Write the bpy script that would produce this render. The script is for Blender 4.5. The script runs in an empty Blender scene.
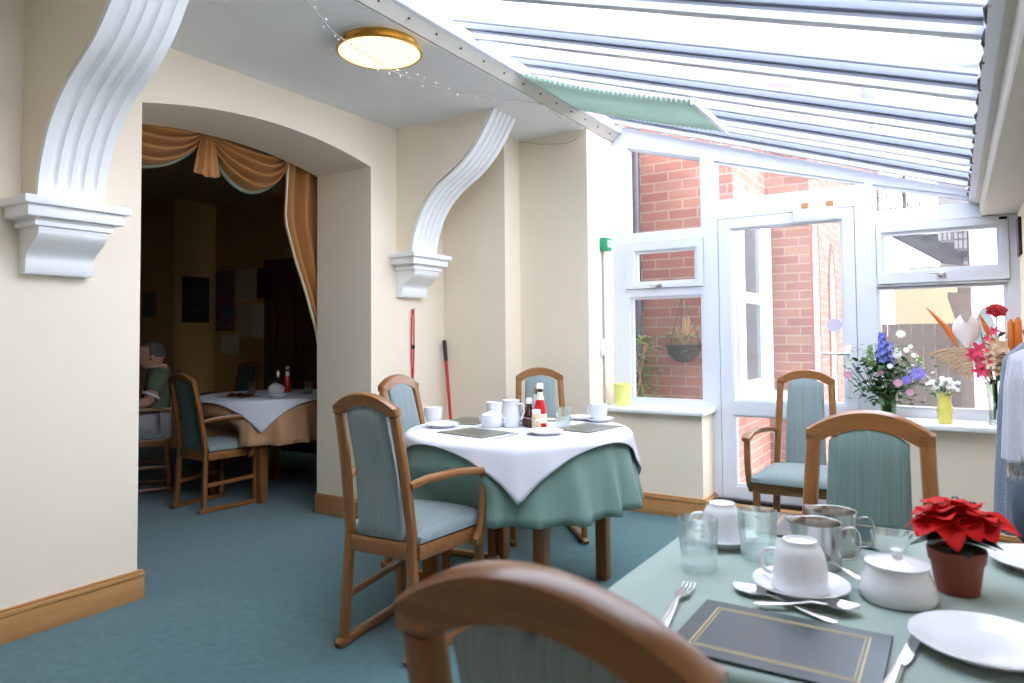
import bpy, bmesh, math, random
from mathutils import Vector, Matrix, Euler
from math import sin, cos, pi, radians, sqrt, atan2
random.seed(7)
SC = bpy.context.scene
COL = SC.collection

# ------------------------------------------------------------------ materials
def lin(c):
    c = c / 255.0
    return c / 12.92 if c <= 0.04045 else ((c + 0.055) / 1.055) ** 2.4
def rgb(t):
    return (lin(t[0]), lin(t[1]), lin(t[2]), 1.0)

def mat(name, col, rough=0.5, metal=0.0, spec=0.5, var=None, bump=None, coat=0.0, sheen=0.0, transl=0.0):
    """procedural principled material; var=(scale xyz tuple or number, amount, second colour), bump=(scale, strength)"""
    m = bpy.data.materials.new(name); m.use_nodes = True
    nt = m.node_tree; N = nt.nodes; L = nt.links
    b = N['Principled BSDF']
    b.inputs['Base Color'].default_value = rgb(col)
    b.inputs['Roughness'].default_value = rough
    b.inputs['Metallic'].default_value = metal
    b.inputs['Specular IOR Level'].default_value = spec
    b.inputs['Coat Weight'].default_value = coat
    b.inputs['Sheen Weight'].default_value = sheen
    b.inputs['Coat Roughness'].default_value = .18
    tc = N.new('ShaderNodeTexCoord')
    def noise(scale, detail=4):
        mp = N.new('ShaderNodeMapping')
        mp.inputs['Scale'].default_value = scale if isinstance(scale, tuple) else (scale,) * 3
        L.new(tc.outputs['Object'], mp.inputs['Vector'])
        n = N.new('ShaderNodeTexNoise'); n.inputs['Scale'].default_value = 1.0
        n.inputs['Detail'].default_value = detail
        L.new(mp.outputs['Vector'], n.inputs['Vector'])
        return n
    if var:
        n = noise(var[0])
        r = N.new('ShaderNodeMapRange')
        r.inputs['From Min'].default_value = 0.3; r.inputs['From Max'].default_value = 0.7
        r.inputs['To Min'].default_value = 0.0; r.inputs['To Max'].default_value = var[1]
        L.new(n.outputs['Fac'], r.inputs['Value'])
        mx = N.new('ShaderNodeMix'); mx.data_type = 'RGBA'
        mx.inputs[6].default_value = rgb(col); mx.inputs[7].default_value = rgb(var[2])
        L.new(r.outputs['Result'], mx.inputs[0]); L.new(mx.outputs[2], b.inputs['Base Color'])
    if bump:
        n = noise(bump[0], 3)
        bp = N.new('ShaderNodeBump'); bp.inputs['Strength'].default_value = bump[1]
        bp.inputs['Distance'].default_value = 0.01
        L.new(n.outputs['Fac'], bp.inputs['Height']); L.new(bp.outputs['Normal'], b.inputs['Normal'])
    return m

def emit(name, col, strength):
    m = bpy.data.materials.new(name); m.use_nodes = True
    N = m.node_tree.nodes; N.remove(N['Principled BSDF'])
    e = N.new('ShaderNodeEmission'); e.inputs[0].default_value = rgb(col); e.inputs[1].default_value = strength
    m.node_tree.links.new(e.outputs[0], N['Material Output'].inputs[0])
    return m

def glass(name, tint=(255, 255, 255), refl=0.06, edge=0.6, haze=0.0, hazecol=(235, 240, 245), streak=False, rough=0.02):
    """thin clear glass: see-through with a fresnel gloss; haze adds a pale diffuse / translucent film"""
    m = bpy.data.materials.new(name); m.use_nodes = True
    nt = m.node_tree; N = nt.nodes; L = nt.links; N.remove(N['Principled BSDF'])
    t = N.new('ShaderNodeBsdfTransparent'); t.inputs[0].default_value = rgb(tint)
    g = N.new('ShaderNodeBsdfGlossy'); g.inputs['Roughness'].default_value = rough
    lw = N.new('ShaderNodeLayerWeight'); lw.inputs['Blend'].default_value = 0.35
    pw = N.new('ShaderNodeMath'); pw.operation = 'POWER'; pw.inputs[1].default_value = 2.5
    L.new(lw.outputs['Facing'], pw.inputs[0])
    mr = N.new('ShaderNodeMapRange'); mr.inputs['To Min'].default_value = refl; mr.inputs['To Max'].default_value = edge
    L.new(pw.outputs[0], mr.inputs['Value'])
    mx = N.new('ShaderNodeMixShader'); L.new(mr.outputs['Result'], mx.inputs[0])
    L.new(t.outputs[0], mx.inputs[1]); L.new(g.outputs[0], mx.inputs[2])
    out = mx
    if haze > 0:
        d = N.new('ShaderNodeBsdfDiffuse'); d.inputs[0].default_value = rgb(hazecol)
        tr = N.new('ShaderNodeBsdfTranslucent'); tr.inputs[0].default_value = rgb(hazecol)
        ad = N.new('ShaderNodeMixShader'); ad.inputs[0].default_value = 0.75
        L.new(d.outputs[0], ad.inputs[1]); L.new(tr.outputs[0], ad.inputs[2])
        m2 = N.new('ShaderNodeMixShader'); m2.inputs[0].default_value = haze
        if streak:
            tc = N.new('ShaderNodeTexCoord'); mp = N.new('ShaderNodeMapping'); mp.inputs['Scale'].default_value = (0.6, 26, 1)
            n = N.new('ShaderNodeTexNoise'); n.inputs['Scale'].default_value = 1.0; n.inputs['Detail'].default_value = 5
            L.new(tc.outputs['Object'], mp.inputs[0]); L.new(mp.outputs[0], n.inputs[0])
            r2 = N.new('ShaderNodeMapRange'); r2.inputs['From Min'].default_value = .3; r2.inputs['From Max'].default_value = .7
            r2.inputs['To Min'].default_value = haze * .5; r2.inputs['To Max'].default_value = min(1, haze * 1.5)
            L.new(n.outputs['Fac'], r2.inputs['Value']); L.new(r2.outputs['Result'], m2.inputs[0])
        L.new(mx.outputs[0], m2.inputs[1]); L.new(ad.outputs[0], m2.inputs[2]); out = m2
    L.new(out.outputs[0], N['Material Output'].inputs[0])
    return m

def sheer(name, col, through=.65):
    m = mat(name, col, .85, spec=.1); nt = m.node_tree; N = nt.nodes
    tr = N.new('ShaderNodeBsdfTranslucent'); tr.inputs[0].default_value = rgb(col)
    mx = N.new('ShaderNodeMixShader'); mx.inputs[0].default_value = through
    nt.links.new(N['Principled BSDF'].outputs[0], mx.inputs[1]); nt.links.new(tr.outputs[0], mx.inputs[2])
    nt.links.new(mx.outputs[0], N['Material Output'].inputs[0]); return m
def solid_glass(name, tint, clear=.45):
    '''refracting glass thinned with plain transparency so that it does not throw a hard shadow'''
    m = bpy.data.materials.new(name); m.use_nodes = True
    nt = m.node_tree; N = nt.nodes; L = nt.links; N.remove(N['Principled BSDF'])
    g = N.new('ShaderNodeBsdfGlass'); g.inputs['Color'].default_value = rgb(tint); g.inputs['IOR'].default_value = 1.45; g.inputs['Roughness'].default_value = 0
    t = N.new('ShaderNodeBsdfTransparent'); t.inputs[0].default_value = rgb(tint)
    mx = N.new('ShaderNodeMixShader'); mx.inputs[0].default_value = clear
    L.new(g.outputs[0], mx.inputs[1]); L.new(t.outputs[0], mx.inputs[2]); L.new(mx.outputs[0], N['Material Output'].inputs[0])
    return m

def brick_mat(name, c1, c2, mortar, axis='X', scale=1.0):
    m = bpy.data.materials.new(name); m.use_nodes = True
    nt = m.node_tree; N = nt.nodes; L = nt.links; b = N['Principled BSDF']
    tc = N.new('ShaderNodeTexCoord'); sp = N.new('ShaderNodeSeparateXYZ'); cb = N.new('ShaderNodeCombineXYZ')
    L.new(tc.outputs['Object'], sp.inputs[0])
    ad = N.new('ShaderNodeMath'); ad.operation = 'ADD'
    L.new(sp.outputs['X'], ad.inputs[0]); L.new(sp.outputs['Y'], ad.inputs[1])
    L.new(ad.outputs[0], cb.inputs['X']); L.new(sp.outputs['Z'], cb.inputs['Y'])
    br = N.new('ShaderNodeTexBrick')
    br.inputs['Color1'].default_value = rgb(c1); br.inputs['Color2'].default_value = rgb(c2); br.inputs['Mortar'].default_value = rgb(mortar)
    br.inputs['Scale'].default_value = 1.0; br.inputs['Mortar Size'].default_value = 0.006
    br.inputs['Brick Width'].default_value = 0.225 * scale; br.inputs['Row Height'].default_value = 0.075 * scale
    br.inputs['Bias'].default_value = -0.2
    L.new(cb.outputs[0], br.inputs['Vector'])
    n = N.new('ShaderNodeTexNoise'); n.inputs['Scale'].default_value = 3.0; n.inputs['Detail'].default_value = 5
    L.new(tc.outputs['Object'], n.inputs[0])
    mx = N.new('ShaderNodeMix'); mx.data_type = 'RGBA'; mx.blend_type = 'MULTIPLY'; mx.inputs[0].default_value = .5
    rp = N.new('ShaderNodeMapRange'); rp.inputs['From Min'].default_value = .3; rp.inputs['From Max'].default_value = .7
    rp.inputs['To Min'].default_value = .6; rp.inputs['To Max'].default_value = 1.15
    L.new(n.outputs['Fac'], rp.inputs['Value'])
    L.new(br.outputs['Color'], mx.inputs[6]); L.new(rp.outputs['Result'], mx.inputs[7])
    L.new(mx.outputs[2], b.inputs['Base Color']); b.inputs['Roughness'].default_value = .9
    return m

def stripe_fabric(name, col, col2, freq=260):
    """upholstery with a fine vertical rib"""
    m = mat(name, col, rough=.8, sheen=.3, spec=.25)
    nt = m.node_tree; N = nt.nodes; L = nt.links; b = N['Principled BSDF']
    tc = N.new('ShaderNodeTexCoord'); mp = N.new('ShaderNodeMapping'); mp.inputs['Scale'].default_value = (freq, 12, 3)
    L.new(tc.outputs['Object'], mp.inputs[0])
    n = N.new('ShaderNodeTexNoise'); n.inputs['Scale'].default_value = 1; n.inputs['Detail'].default_value = 2
    L.new(mp.outputs[0], n.inputs[0])
    r = N.new('ShaderNodeMapRange'); r.inputs['From Min'].default_value = .35; r.inputs['From Max'].default_value = .65
    L.new(n.outputs['Fac'], r.inputs['Value'])
    mx = N.new('ShaderNodeMix'); mx.data_type = 'RGBA'; mx.inputs[6].default_value = rgb(col); mx.inputs[7].default_value = rgb(col2)
    L.new(r.outputs['Result'], mx.inputs[0]); L.new(mx.outputs[2], b.inputs['Base Color'])
    bp = N.new('ShaderNodeBump'); bp.inputs['Strength'].default_value = .15; bp.inputs['Distance'].default_value = .003
    L.new(n.outputs['Fac'], bp.inputs['Height']); L.new(bp.outputs['Normal'], b.inputs['Normal'])
    return m

def wood(name, c1, c2, scale, rough=.3, coat=.6):
    """scale is the xyz frequency of the grain: small along the grain"""
    return mat(name, c1, rough=rough, spec=.4, coat=coat, var=(scale, .8, c2), bump=(scale, .04))

CREAM = (245, 231, 209)
m_wall = mat('cream_wall_paint', CREAM, .85, spec=.2, var=(1.6, .35, (240, 225, 201)), bump=(60, .02))
m_ceil = mat('white_ceiling_paint', (240, 240, 238), .9, spec=.1)
m_plaster = mat('white_gloss_plaster', (246, 245, 244), .45, spec=.4)
m_carpet = mat('teal_carpet', (78, 120, 124), .98, spec=.05, var=(28, .75, (58, 96, 101)), bump=(240, .7), sheen=.3)
m_oak_y = wood('oak_skirting_y', (200, 148, 92), (182, 126, 72), (60, 2.5, 60))
m_oak_x = wood('oak_skirting_x', (200, 148, 92), (182, 126, 72), (2.5, 60, 60))
W1, W2 = (152, 100, 52), (120, 74, 35)
m_wz = wood('chair_wood_upright', W1, W2, (70, 70, 4))
m_wx = wood('chair_wood_cross', W1, W2, (4, 60, 60))
m_wy = wood('chair_wood_length', W1, W2, (60, 4, 60))
m_fabric = stripe_fabric('pale_blue_ribbed_upholstery', (138, 151, 150), (125, 139, 139))
m_fabric3 = stripe_fabric('sage_ribbed_upholstery', (112, 134, 128), (100, 122, 116))
m_fabric_shaded = stripe_fabric('shade_darkened_upholstery', (62, 92, 84), (52, 80, 72))  # darker copy for the dim room chair backs, shade put into the colour
m_green_cloth = mat('sage_green_tablecloth', (116, 144, 134), .85, spec=.15, bump=(500, .08), sheen=.2, var=(3, .25, (108, 135, 125)))
m_green_cloth2 = mat('pale_green_tablecloth', (148, 163, 154), .75, spec=.2, bump=(500, .06), sheen=.2, var=(2.5, .3, (141, 156, 147)))
m_white_cloth = mat('white_damask_overlay', (216, 216, 222), .8, spec=.15, bump=(400, .05))
m_tan_cloth = mat('tan_tablecloth', (196, 150, 112), .85, spec=.15)
m_china = mat('white_china', (230, 230, 233), .16, spec=.5, coat=.3)
m_steel = mat('brushed_steel', (200, 198, 195), .22, metal=1.0, var=((6, 6, 80), .5, (170, 168, 165)))
m_cutlery = mat('polished_cutlery', (215, 215, 215), .15, metal=1.0)
m_upvc = mat('white_upvc', (226, 229, 237), .3, spec=.5)
m_alu = mat('white_glazing_bar', (206, 208, 216), .35, spec=.5)
m_alu2 = mat('blue_grey_bar_cap', (140, 144, 157), .4, spec=.4)
m_gasket = mat('dark_gasket', (40, 42, 48), .6)
m_grey_pvc = mat('grey_soffit_panel', (196, 190, 178), .6)
m_pane = glass('window_glass', refl=.03, edge=.35, haze=.045)  # haze puts a bloom-like veil of daylight into the panes
m_roofglass = glass('roof_glazing', tint=(246, 249, 255), refl=.03, edge=.3, haze=.09, streak=True)
m_tumbler = solid_glass('clear_tumbler_glass', (252, 255, 254))
m_tumbase = glass('ribbed_tumbler_base', tint=(246, 252, 250), refl=.1, edge=.7, haze=.22, hazecol=(250, 252, 252))
m_mat_green = mat('dark_green_placemat', (40, 60, 62), .28, spec=.5, coat=.2)
m_mat_gold = mat('placemat_gold_line', (205, 180, 118), .4)
m_mat_grey = mat('grey_green_placemat', (84, 92, 85), .3, spec=.5)
m_black = mat('black_plastic', (24, 24, 26), .45)
m_red = mat('red_plastic', (196, 28, 40), .4)
m_redfab = mat('red_lanyard_ribbon', (205, 30, 55), .7)
m_call_green = mat('green_call_point', (40, 158, 112), .4)
m_white = mat('white_plastic', (240, 240, 240), .4)
m_brass = mat('brass_lamp_ring', (200, 158, 80), .3, metal=.9)
m_lamp = emit('lit_lamp_shade', (255, 236, 178), .30)
m_blind = sheer('sage_pleated_blind', (204, 216, 207))
m_curtain = mat('gold_satin_curtain', (182, 126, 70), .5, spec=.3, sheen=.1, var=(9, .3, (164, 108, 54)))
m_trimfab = mat('grey_green_curtain_braid', (120, 130, 112), .8)
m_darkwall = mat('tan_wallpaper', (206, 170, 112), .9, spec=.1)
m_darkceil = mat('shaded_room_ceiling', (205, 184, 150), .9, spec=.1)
m_mahog = wood('dark_mahogany', (84, 38, 22), (60, 24, 14), (60, 60, 3))
m_brick = brick_mat('red_brick', (170, 104, 88), (188, 130, 110), (186, 158, 140))
m_brick2 = brick_mat('weathered_brick', (134, 84, 70), (152, 112, 92), (150, 130, 116))
m_brick3 = brick_mat('dark_brick', (112, 70, 60), (128, 88, 74), (142, 122, 110))
m_archbrick = mat('red_arch_brick', (138, 66, 54), .9, var=(14, .5, (156, 90, 74)))
m_slate = mat('grey_render', (118, 116, 116), .9)
m_stone = mat('pale_stone', (236, 226, 212), .9, var=(6, .4, (220, 208, 190)))
m_paving = mat('pale_courtyard_paving', (214, 210, 204), .95, var=(5, .5, (190, 186, 178)))
m_fence = mat('brown_timber_fence', (78, 62, 52), .9, var=((2, 2, 30), .7, (60, 46, 38)))
m_render = mat('cream_render', (240, 224, 180), .9)
m_whitewall = mat('white_render', (240, 242, 246), .9)
m_iron = mat('black_ironwork', (22, 24, 30), .6)
m_darkglass = mat('dark_house_glass', (62, 74, 82), .15, spec=.8)
m_sill = mat('white_sill_board', (244, 244, 246), .3)
m_leaf = mat('green_leaf', (66, 104, 54), .6, var=(12, .6, (44, 78, 40)))
m_leaf2 = mat('light_green_leaf', (132, 158, 84), .6, var=(12, .6, (96, 130, 62)))
m_leafdark = mat('dark_poinsettia_leaf', (34, 56, 44), .45)
m_bract = mat('red_poinsettia_bract', (206, 14, 16), .6, var=(40, .4, (180, 8, 14)), spec=.25)
m_pot = mat('terracotta_plastic_pot', (136, 62, 44), .5)
m_soil = mat('dark_soil', (40, 28, 20), .95)
m_yellow = mat('lemon_yellow_pot', (232, 236, 140), .35, spec=.4)
m_blue = mat('blue_delphinium', (110, 118, 206), .7)
m_violet = mat('violet_petal', (142, 132, 214), .7)
m_pinkf = mat('dusty_pink_petal', (206, 150, 172), .7)
m_whitef = mat('white_petal', (246, 246, 238), .7)
m_magenta = mat('magenta_petal', (222, 62, 96), .7)
m_peach = mat('peach_petal', (232, 196, 160), .7)
m_orange = mat('orange_petal', (226, 122, 44), .6)
m_redrose = mat('red_rose_petal', (176, 14, 26), .6)
m_straw = mat('dry_straw', (206, 166, 112), .8)
m_glassvase = solid_glass('clear_vase_glass', (244, 248, 244))
m_greenvase = glass('green_tinted_vase_glass', tint=(206, 226, 178), refl=.08, edge=.6)
m_yellowvase = glass('yellow_tinted_vase_glass', tint=(248, 246, 206), refl=.08, edge=.6, haze=.4, hazecol=(240, 238, 186))
m_cardigan = mat('slate_blue_knit', (132, 142, 158), .95, spec=.1, bump=(180, .8), sheen=.4, var=(90, .6, (108, 118, 136)))
m_cardigan2 = mat('pale_grey_knit', (196, 196, 204), .95, spec=.1, bump=(160, .5), sheen=.3)
m_bag = mat('dark_slate_bag', (62, 72, 86), .8, bump=(90, .2))
m_skin = mat('skin', (196, 142, 116), .6)
m_hair = mat('grey_hair', (92, 84, 78), .8)
m_polo = mat('green_polo_shirt', (98, 106, 80), .9)
m_trouser = mat('pale_grey_trousers', (176, 172, 172), .9)
m_ketchup = mat('ketchup_red', (196, 16, 22), .25, coat=.4)
m_sauce = mat('dark_brown_sauce', (64, 22, 16), .2, coat=.4)
m_label = mat('cream_label', (236, 222, 196), .6)
m_mayo = mat('pale_cream_sauce', (226, 196, 156), .35)
m_chalk = mat('chalk_marks', (150, 140, 120), .9)
m_poster = mat('blue_poster_print', (60, 96, 140), .6, var=(7, .9, (170, 90, 70)))
m_paper = mat('white_notice_paper', (216, 206, 184), .8)
m_sticker = mat('lilac_door_sticker', (214, 206, 226), .6)
m_bulb = mat('clear_fairy_bulb', (240, 244, 250), .15, spec=.8)
m_wire = mat('pale_wire', (176, 172, 164), .5)
m_rust = mat('orange_brown_square', (196, 132, 84), .6)

# ------------------------------------------------------------------ mesh builder
def frame_axes(t, side):
    t = t.normalized(); s = Vector(side) - t * t.dot(Vector(side))
    if s.length < 1e-5: s = t.orthogonal()
    s.normalize(); n = t.cross(s); return s, n
class MB:
    def __init__(self): self.bm = bmesh.new(); self.mi = 0
    def _new(self, before):
        for f in self.bm.faces:
            if f.index == -1 or f.index >= before: f.material_index = self.mi
        self.bm.faces.index_update()
        return self
    def faces(self, vs, fs):
        bv = [self.bm.verts.new(v) for v in vs]
        for f in fs:
            try:
                nf = self.bm.faces.new([bv[i] for i in f]); nf.material_index = self.mi
            except ValueError: pass
        return bv
    def box(self, lo, hi, bev=0.0, M=None):
        tmp = bmesh.new(); bmesh.ops.create_cube(tmp, size=1)
        lo = Vector(lo); hi = Vector(hi)
        for v in tmp.verts: v.co = Vector(((v.co.x + .5) * (hi.x - lo.x) + lo.x, (v.co.y + .5) * (hi.y - lo.y) + lo.y, (v.co.z + .5) * (hi.z - lo.z) + lo.z))
        if bev > 0: bmesh.ops.bevel(tmp, geom=tmp.edges[:], offset=bev, segments=2, profile=.5, affect='EDGES')
        return self.merge(tmp, M)
    def merge(self, tmp, M=None):
        tmp.verts.index_update()
        vs = [(M @ v.co) if M else v.co.copy() for v in tmp.verts]
        self.faces(vs, [[v.index for v in f.verts] for f in tmp.faces]); tmp.free(); return self
    def prism(self, poly, axis, a, b, bev=0.0, M=None, warp=None):
        """extrude a 2-D polygon along axis ('X','Y','Z') from a to b"""
        def P(p, h):
            if axis == 'X': return Vector((h, p[0], p[1]))
            if axis == 'Y': return Vector((p[0], h, p[1]))
            return Vector((p[0], p[1], h))
        tmp = bmesh.new(); n = len(poly)
        A = [tmp.verts.new(P(p, a)) for p in poly]; B_ = [tmp.verts.new(P(p, b)) for p in poly]
        tmp.faces.new(A); tmp.faces.new(B_[::-1])
        for i in range(n): tmp.faces.new([A[i], B_[i], B_[(i + 1) % n], A[(i + 1) % n]])
        bmesh.ops.recalc_face_normals(tmp, faces=tmp.faces[:])
        if bev > 0:
            es = [e for e in tmp.edges if len(e.link_faces) == 2 and e.calc_face_angle(0) > .5]
            bmesh.ops.bevel(tmp, geom=es, offset=bev, segments=2, profile=.5, affect='EDGES')
        if warp:
            for v in tmp.verts: v.co = Vector(warp(v.co))
        return self.merge(tmp, M)
    def ring(self, outer, inner, axis, a, b):
        """frame between two polygons with the same corner count"""
        n = len(outer)
        for i in range(n):
            j = (i + 1) % n
            self.prism([outer[i], outer[j], inner[j], inner[i]], axis, a, b)
        return self
    def tube(self, pts, r, segs=10, cap=True, M=None):
        pts = [Vector(p) for p in pts]; rs = r if isinstance(r, (list, tuple)) else [r] * len(pts)
        vs, fs = [], []; s = None
        for i, p in enumerate(pts):
            t = (pts[min(i + 1, len(pts) - 1)] - pts[max(i - 1, 0)]).normalized()
            s, n = frame_axes(t, s if s else ((1, 0, 0) if abs(t.x) < .8 else (0, 1, 0)))
            for k in range(segs):
                a = 2 * pi * k / segs; vs.append(p + (s * cos(a) + n * sin(a)) * rs[i])
        for i in range(len(pts) - 1):
            for k in range(segs):
                k2 = (k + 1) % segs
                fs.append([i * segs + k, i * segs + k2, (i + 1) * segs + k2, (i + 1) * segs + k])
        if cap: fs += [list(range(segs))[::-1], [(len(pts) - 1) * segs + k for k in range(segs)]]
        if M: vs = [M @ v for v in vs]
        self.faces(vs, fs); return self
    def sweep(self, pts, size, side, corner=.3, M=None):
        """rounded-rectangle section (w along side, h across) along a path"""
        pts = [Vector(p) for p in pts]; sz = size if isinstance(size, list) else [size] * len(pts)
        vs, fs = [], []
        prof = []
        for cx, cy, a0 in ((1, 1, 0), (-1, 1, 90), (-1, -1, 180), (1, -1, 270)):
            for k in range(3): prof.append((cx, cy, radians(a0 + 45 * k)))
        q = len(prof)
        for i, p in enumerate(pts):
            t = (pts[min(i + 1, len(pts) - 1)] - pts[max(i - 1, 0)])
            s, n = frame_axes(t, side); w, h = sz[i]; r = corner * min(w, h)
            for cx, cy, a in prof:
                vs.append(p + s * (cx * (w / 2 - r) + r * cos(a)) + n * (cy * (h / 2 - r) + r * sin(a)))
        for i in range(len(pts) - 1):
            for k in range(q):
                k2 = (k + 1) % q; fs.append([i * q + k, i * q + k2, (i + 1) * q + k2, (i + 1) * q + k])
        fs += [list(range(q))[::-1], [(len(pts) - 1) * q + k for k in range(q)]]
        if M: vs = [M @ v for v in vs]
        self.faces(vs, fs); return self
    def lathe(self, prof, segs=28, M=None, c=(0, 0, 0)):
        vs, fs = [], []; n = len(prof)
        for k in range(segs):
            a = 2 * pi * k / segs
            for r, z in prof: vs.append(Vector((c[0] + r * cos(a), c[1] + r * sin(a), c[2] + z)))
        for k in range(segs):
            k2 = (k + 1) % segs
            for i in range(n - 1): fs.append([k * n + i, k2 * n + i, k2 * n + i + 1, k * n + i + 1])
        if M: vs = [M @ v for v in vs]
        self.faces(vs, fs)
        return self
    def grid(self, fn, nu, nv, M=None):
        vs = [Vector(fn(i / nu, j / nv)) for i in range(nu + 1) for j in range(nv + 1)]
        if M: vs = [M @ v for v in vs]
        fs = [[i * (nv + 1) + j, (i + 1) * (nv + 1) + j, (i + 1) * (nv + 1) + j + 1, i * (nv + 1) + j + 1] for i in range(nu) for j in range(nv)]
        self.faces(vs, fs); return self
    def slab(self, top, bot, nu, nv, M=None):
        """closed sheet between two surfaces"""
        self.grid(top, nu, nv, M); self.grid(bot, nu, nv, M)
        for fn in (lambda u: (u, 0), lambda u: (1, u), lambda u: (1 - u, 1), lambda u: (0, 1 - u)):
            n = max(nu, nv)
            self.grid(lambda a, b, fn=fn: Vector(top(*fn(a))).lerp(Vector(bot(*fn(a))), b), n, 1, M)
        return self
    def ball(self, c, r, seg=12, M=None, sq=(1, 1, 1)):
        tmp = bmesh.new(); bmesh.ops.create_uvsphere(tmp, u_segments=seg, v_segments=max(6, seg // 2 + 2), radius=1)
        for v in tmp.verts: v.co = Vector((v.co.x * r * sq[0] + c[0], v.co.y * r * sq[1] + c[1], v.co.z * r * sq[2] + c[2]))
        return self.merge(tmp, M)
    def build(self, name, mats, parent=None, smooth=35, loc=None, weld=1e-5):
        bm = self.bm
        bmesh.ops.remove_doubles(bm, verts=bm.verts[:], dist=weld)
        bmesh.ops.recalc_face_normals(bm, faces=bm.faces[:])
        me = bpy.data.meshes.new(name); 
        if loc is not None:
            for v in bm.verts: v.co -= Vector(loc)
        bm.to_mesh(me); bm.free()
        for m in (mats if isinstance(mats, list) else [mats]): me.materials.append(m)
        o = bpy.data.objects.new(name, me); COL.objects.link(o)
        if parent: o.parent = parent
        if loc is not None: o.location = loc
        if smooth:
            for p in me.polygons: p.use_smooth = True
            try: me.set_sharp_from_angle(angle=radians(smooth))
            except Exception: pass
        return o

def thing(name, label, cat, loc=(0, 0, 0), rz=0.0, group=None, scale=1.0, rot=None):
    o = bpy.data.objects.new(name, None); COL.objects.link(o)
    o.location = loc; o.rotation_euler = rot if rot else (0, 0, rz); o.scale = (scale,) * 3
    o.empty_display_size = .05
    return tag(o, label, cat, group)
def tag(o, label, cat, group=None):
    o['label'] = label; o['category'] = cat
    if group: o['group'] = group
    return o
def struct(o): o['kind'] = 'structure'; return o
def copy_tree(o, parent=None):
    c = o.copy(); COL.objects.link(c)
    if parent: c.parent = parent
    for ch in list(o.children): copy_tree(ch, c)
    return c
def dup(o, label, loc, rz=0.0, group=None, scale=None):
    c = copy_tree(o); c.location = loc; c.rotation_euler = (0, 0, rz); c['label'] = label
    if group: c['group'] = group
    if scale: c.scale = (scale,) * 3
    return c

# ------------------------------------------------------------------ the room
XW, XB = -3.22, -3.73           # dining side / dim side of the arch wall
ZC = 2.63                       # flat ceiling
YF = 4.73                       # inner face of the window frames
def R(x): return 2.72 - 0.34 * (x + 2.0)      # underside of the glazing bars

struct(MB().box((-8.7, -2.1, -.08), (.45, 5.1, 0)).build('floor', m_carpet, smooth=0))

def arch_z(y):
    y0, y1, zs, za = 1.811, 3.343, 2.32, 2.415
    h = (y1 - y0) / 2; s = za - zs; r = (h * h + s * s) / (2 * s); c = (y0 + y1) / 2
    return za - r + sqrt(r * r - (y - c) ** 2)
mb = MB()
mb.box((XB, -2, 0), (XW, 1.811, 2.8)); mb.box((XB, 3.343, 0), (XW, 4.108, 2.8))
n = 28; ys = [1.811 + (3.343 - 1.811) * i / n for i in range(n + 1)]
for i in range(n):
    a, b = ys[i], ys[i + 1]; za, zb = arch_z(a), arch_z(b)
    mb.faces([(XW, a, za), (XW, b, zb), (XW, b, 2.8), (XW, a, 2.8), (XB, a, za), (XB, b, zb), (XB, b, 2.8), (XB, a, 2.8)],
             [[0, 1, 2, 3], [7, 6, 5, 4], [0, 4, 5, 1], [3, 2, 6, 7]])
struct(mb.build('wall_left', m_wall))
struct(MB().prism([(XB, 4.108), (-2.668, 4.108), (-2.668, 4.31), (-2.117, 4.31), (-2.117, 4.9), (XB, 4.9)], 'Z', 0, 2.74).build('wall_far', m_wall, smooth=0))
struct(MB().box((-2.117, 4.48, 0), (-1.398, 4.85, .668)).build('wall_dado', m_wall, smooth=0))
struct(MB().box((-.43, 4.48, 0), (.31, 4.85, .668)).build('wall_dado_right', m_wall, smooth=0))
struct(MB().box((.31, -2, 0), (.45, 4.9, 2.02)).build('wall_right', m_wall, smooth=0))
struct(MB().box((XB, -.9, 0), (.45, -.8, 3.1)).build('wall_back', m_wall, smooth=0))  # unseen end wall, moved in close behind the camera to cut daylight
struct(MB().box((XB, -2, ZC), (-2.12, 4.32, ZC + .12)).build('ceiling', m_ceil, smooth=0))
# dim room beyond the arch
struct(MB().box((-7.3, 5.0, 0), (XB, 5.1, 2.8)).build('wall_far_inner_room', m_darkwall, smooth=0))
struct(MB().box((-8.6, 4.49, 0), (-7.3, 5.1, 2.8)).build('wall_far_inner_room_recess', m_darkwall, smooth=0))
struct(MB().box((-8.7, -2.1, 0), (XB, -2.0, 2.85)).build('wall_back_inner_room', m_darkwall, smooth=0))
struct(MB().box((-8.7, -2, 0), (-8.6, 5.1, 2.8)).build('wall_left_inner_room', m_darkwall, smooth=0))
struct(MB().box((-8.7, -2, 2.76), (XB, 5.1, 2.86)).build('ceiling_inner_room', m_darkceil, smooth=0))

def base(name, segs, m=None):
    """oak skirting with a rounded top bead; segs = (x0,y0,x1,y1,nx,ny) with the room-side normal"""
    mb = MB()
    for x0, y0, x1, y1, nx, ny in segs:
        for i, (d, z0, z1) in enumerate(((.020, 0, .106), (.026, .106, .124), (.014, .124, .133))):
            lo = (min(x0, x1, x0 + nx * d, x1 + nx * d), min(y0, y1, y0 + ny * d, y1 + ny * d), z0)
            hi = (max(x0, x1, x0 + nx * d, x1 + nx * d), max(y0, y1, y0 + ny * d, y1 + ny * d), z1)
            mb.box(lo, hi, .003 if i else .0015)
    return struct(mb.build(name, m or m_oak_y))
base('baseboard_left', [(XW, -2, XW, 1.835, 1, 0), (XB, 1.811, XW, 1.811, 0, 1)])
base('baseboard_arch', [(XB, 3.343, XW + .024, 3.343, 0, -1), (XW, 3.343, XW, 4.108, 1, 0)], m_oak_x)
base('baseboard_far', [(XW, 4.108, -2.66, 4.108, 0, -1), (-2.668, 4.1, -2.668, 4.31, 1, 0), (-2.668, 4.31, -2.10, 4.31, 0, -1), (-2.117, 4.3, -2.117, 4.48, 1, 0)], m_oak_x)
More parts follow.
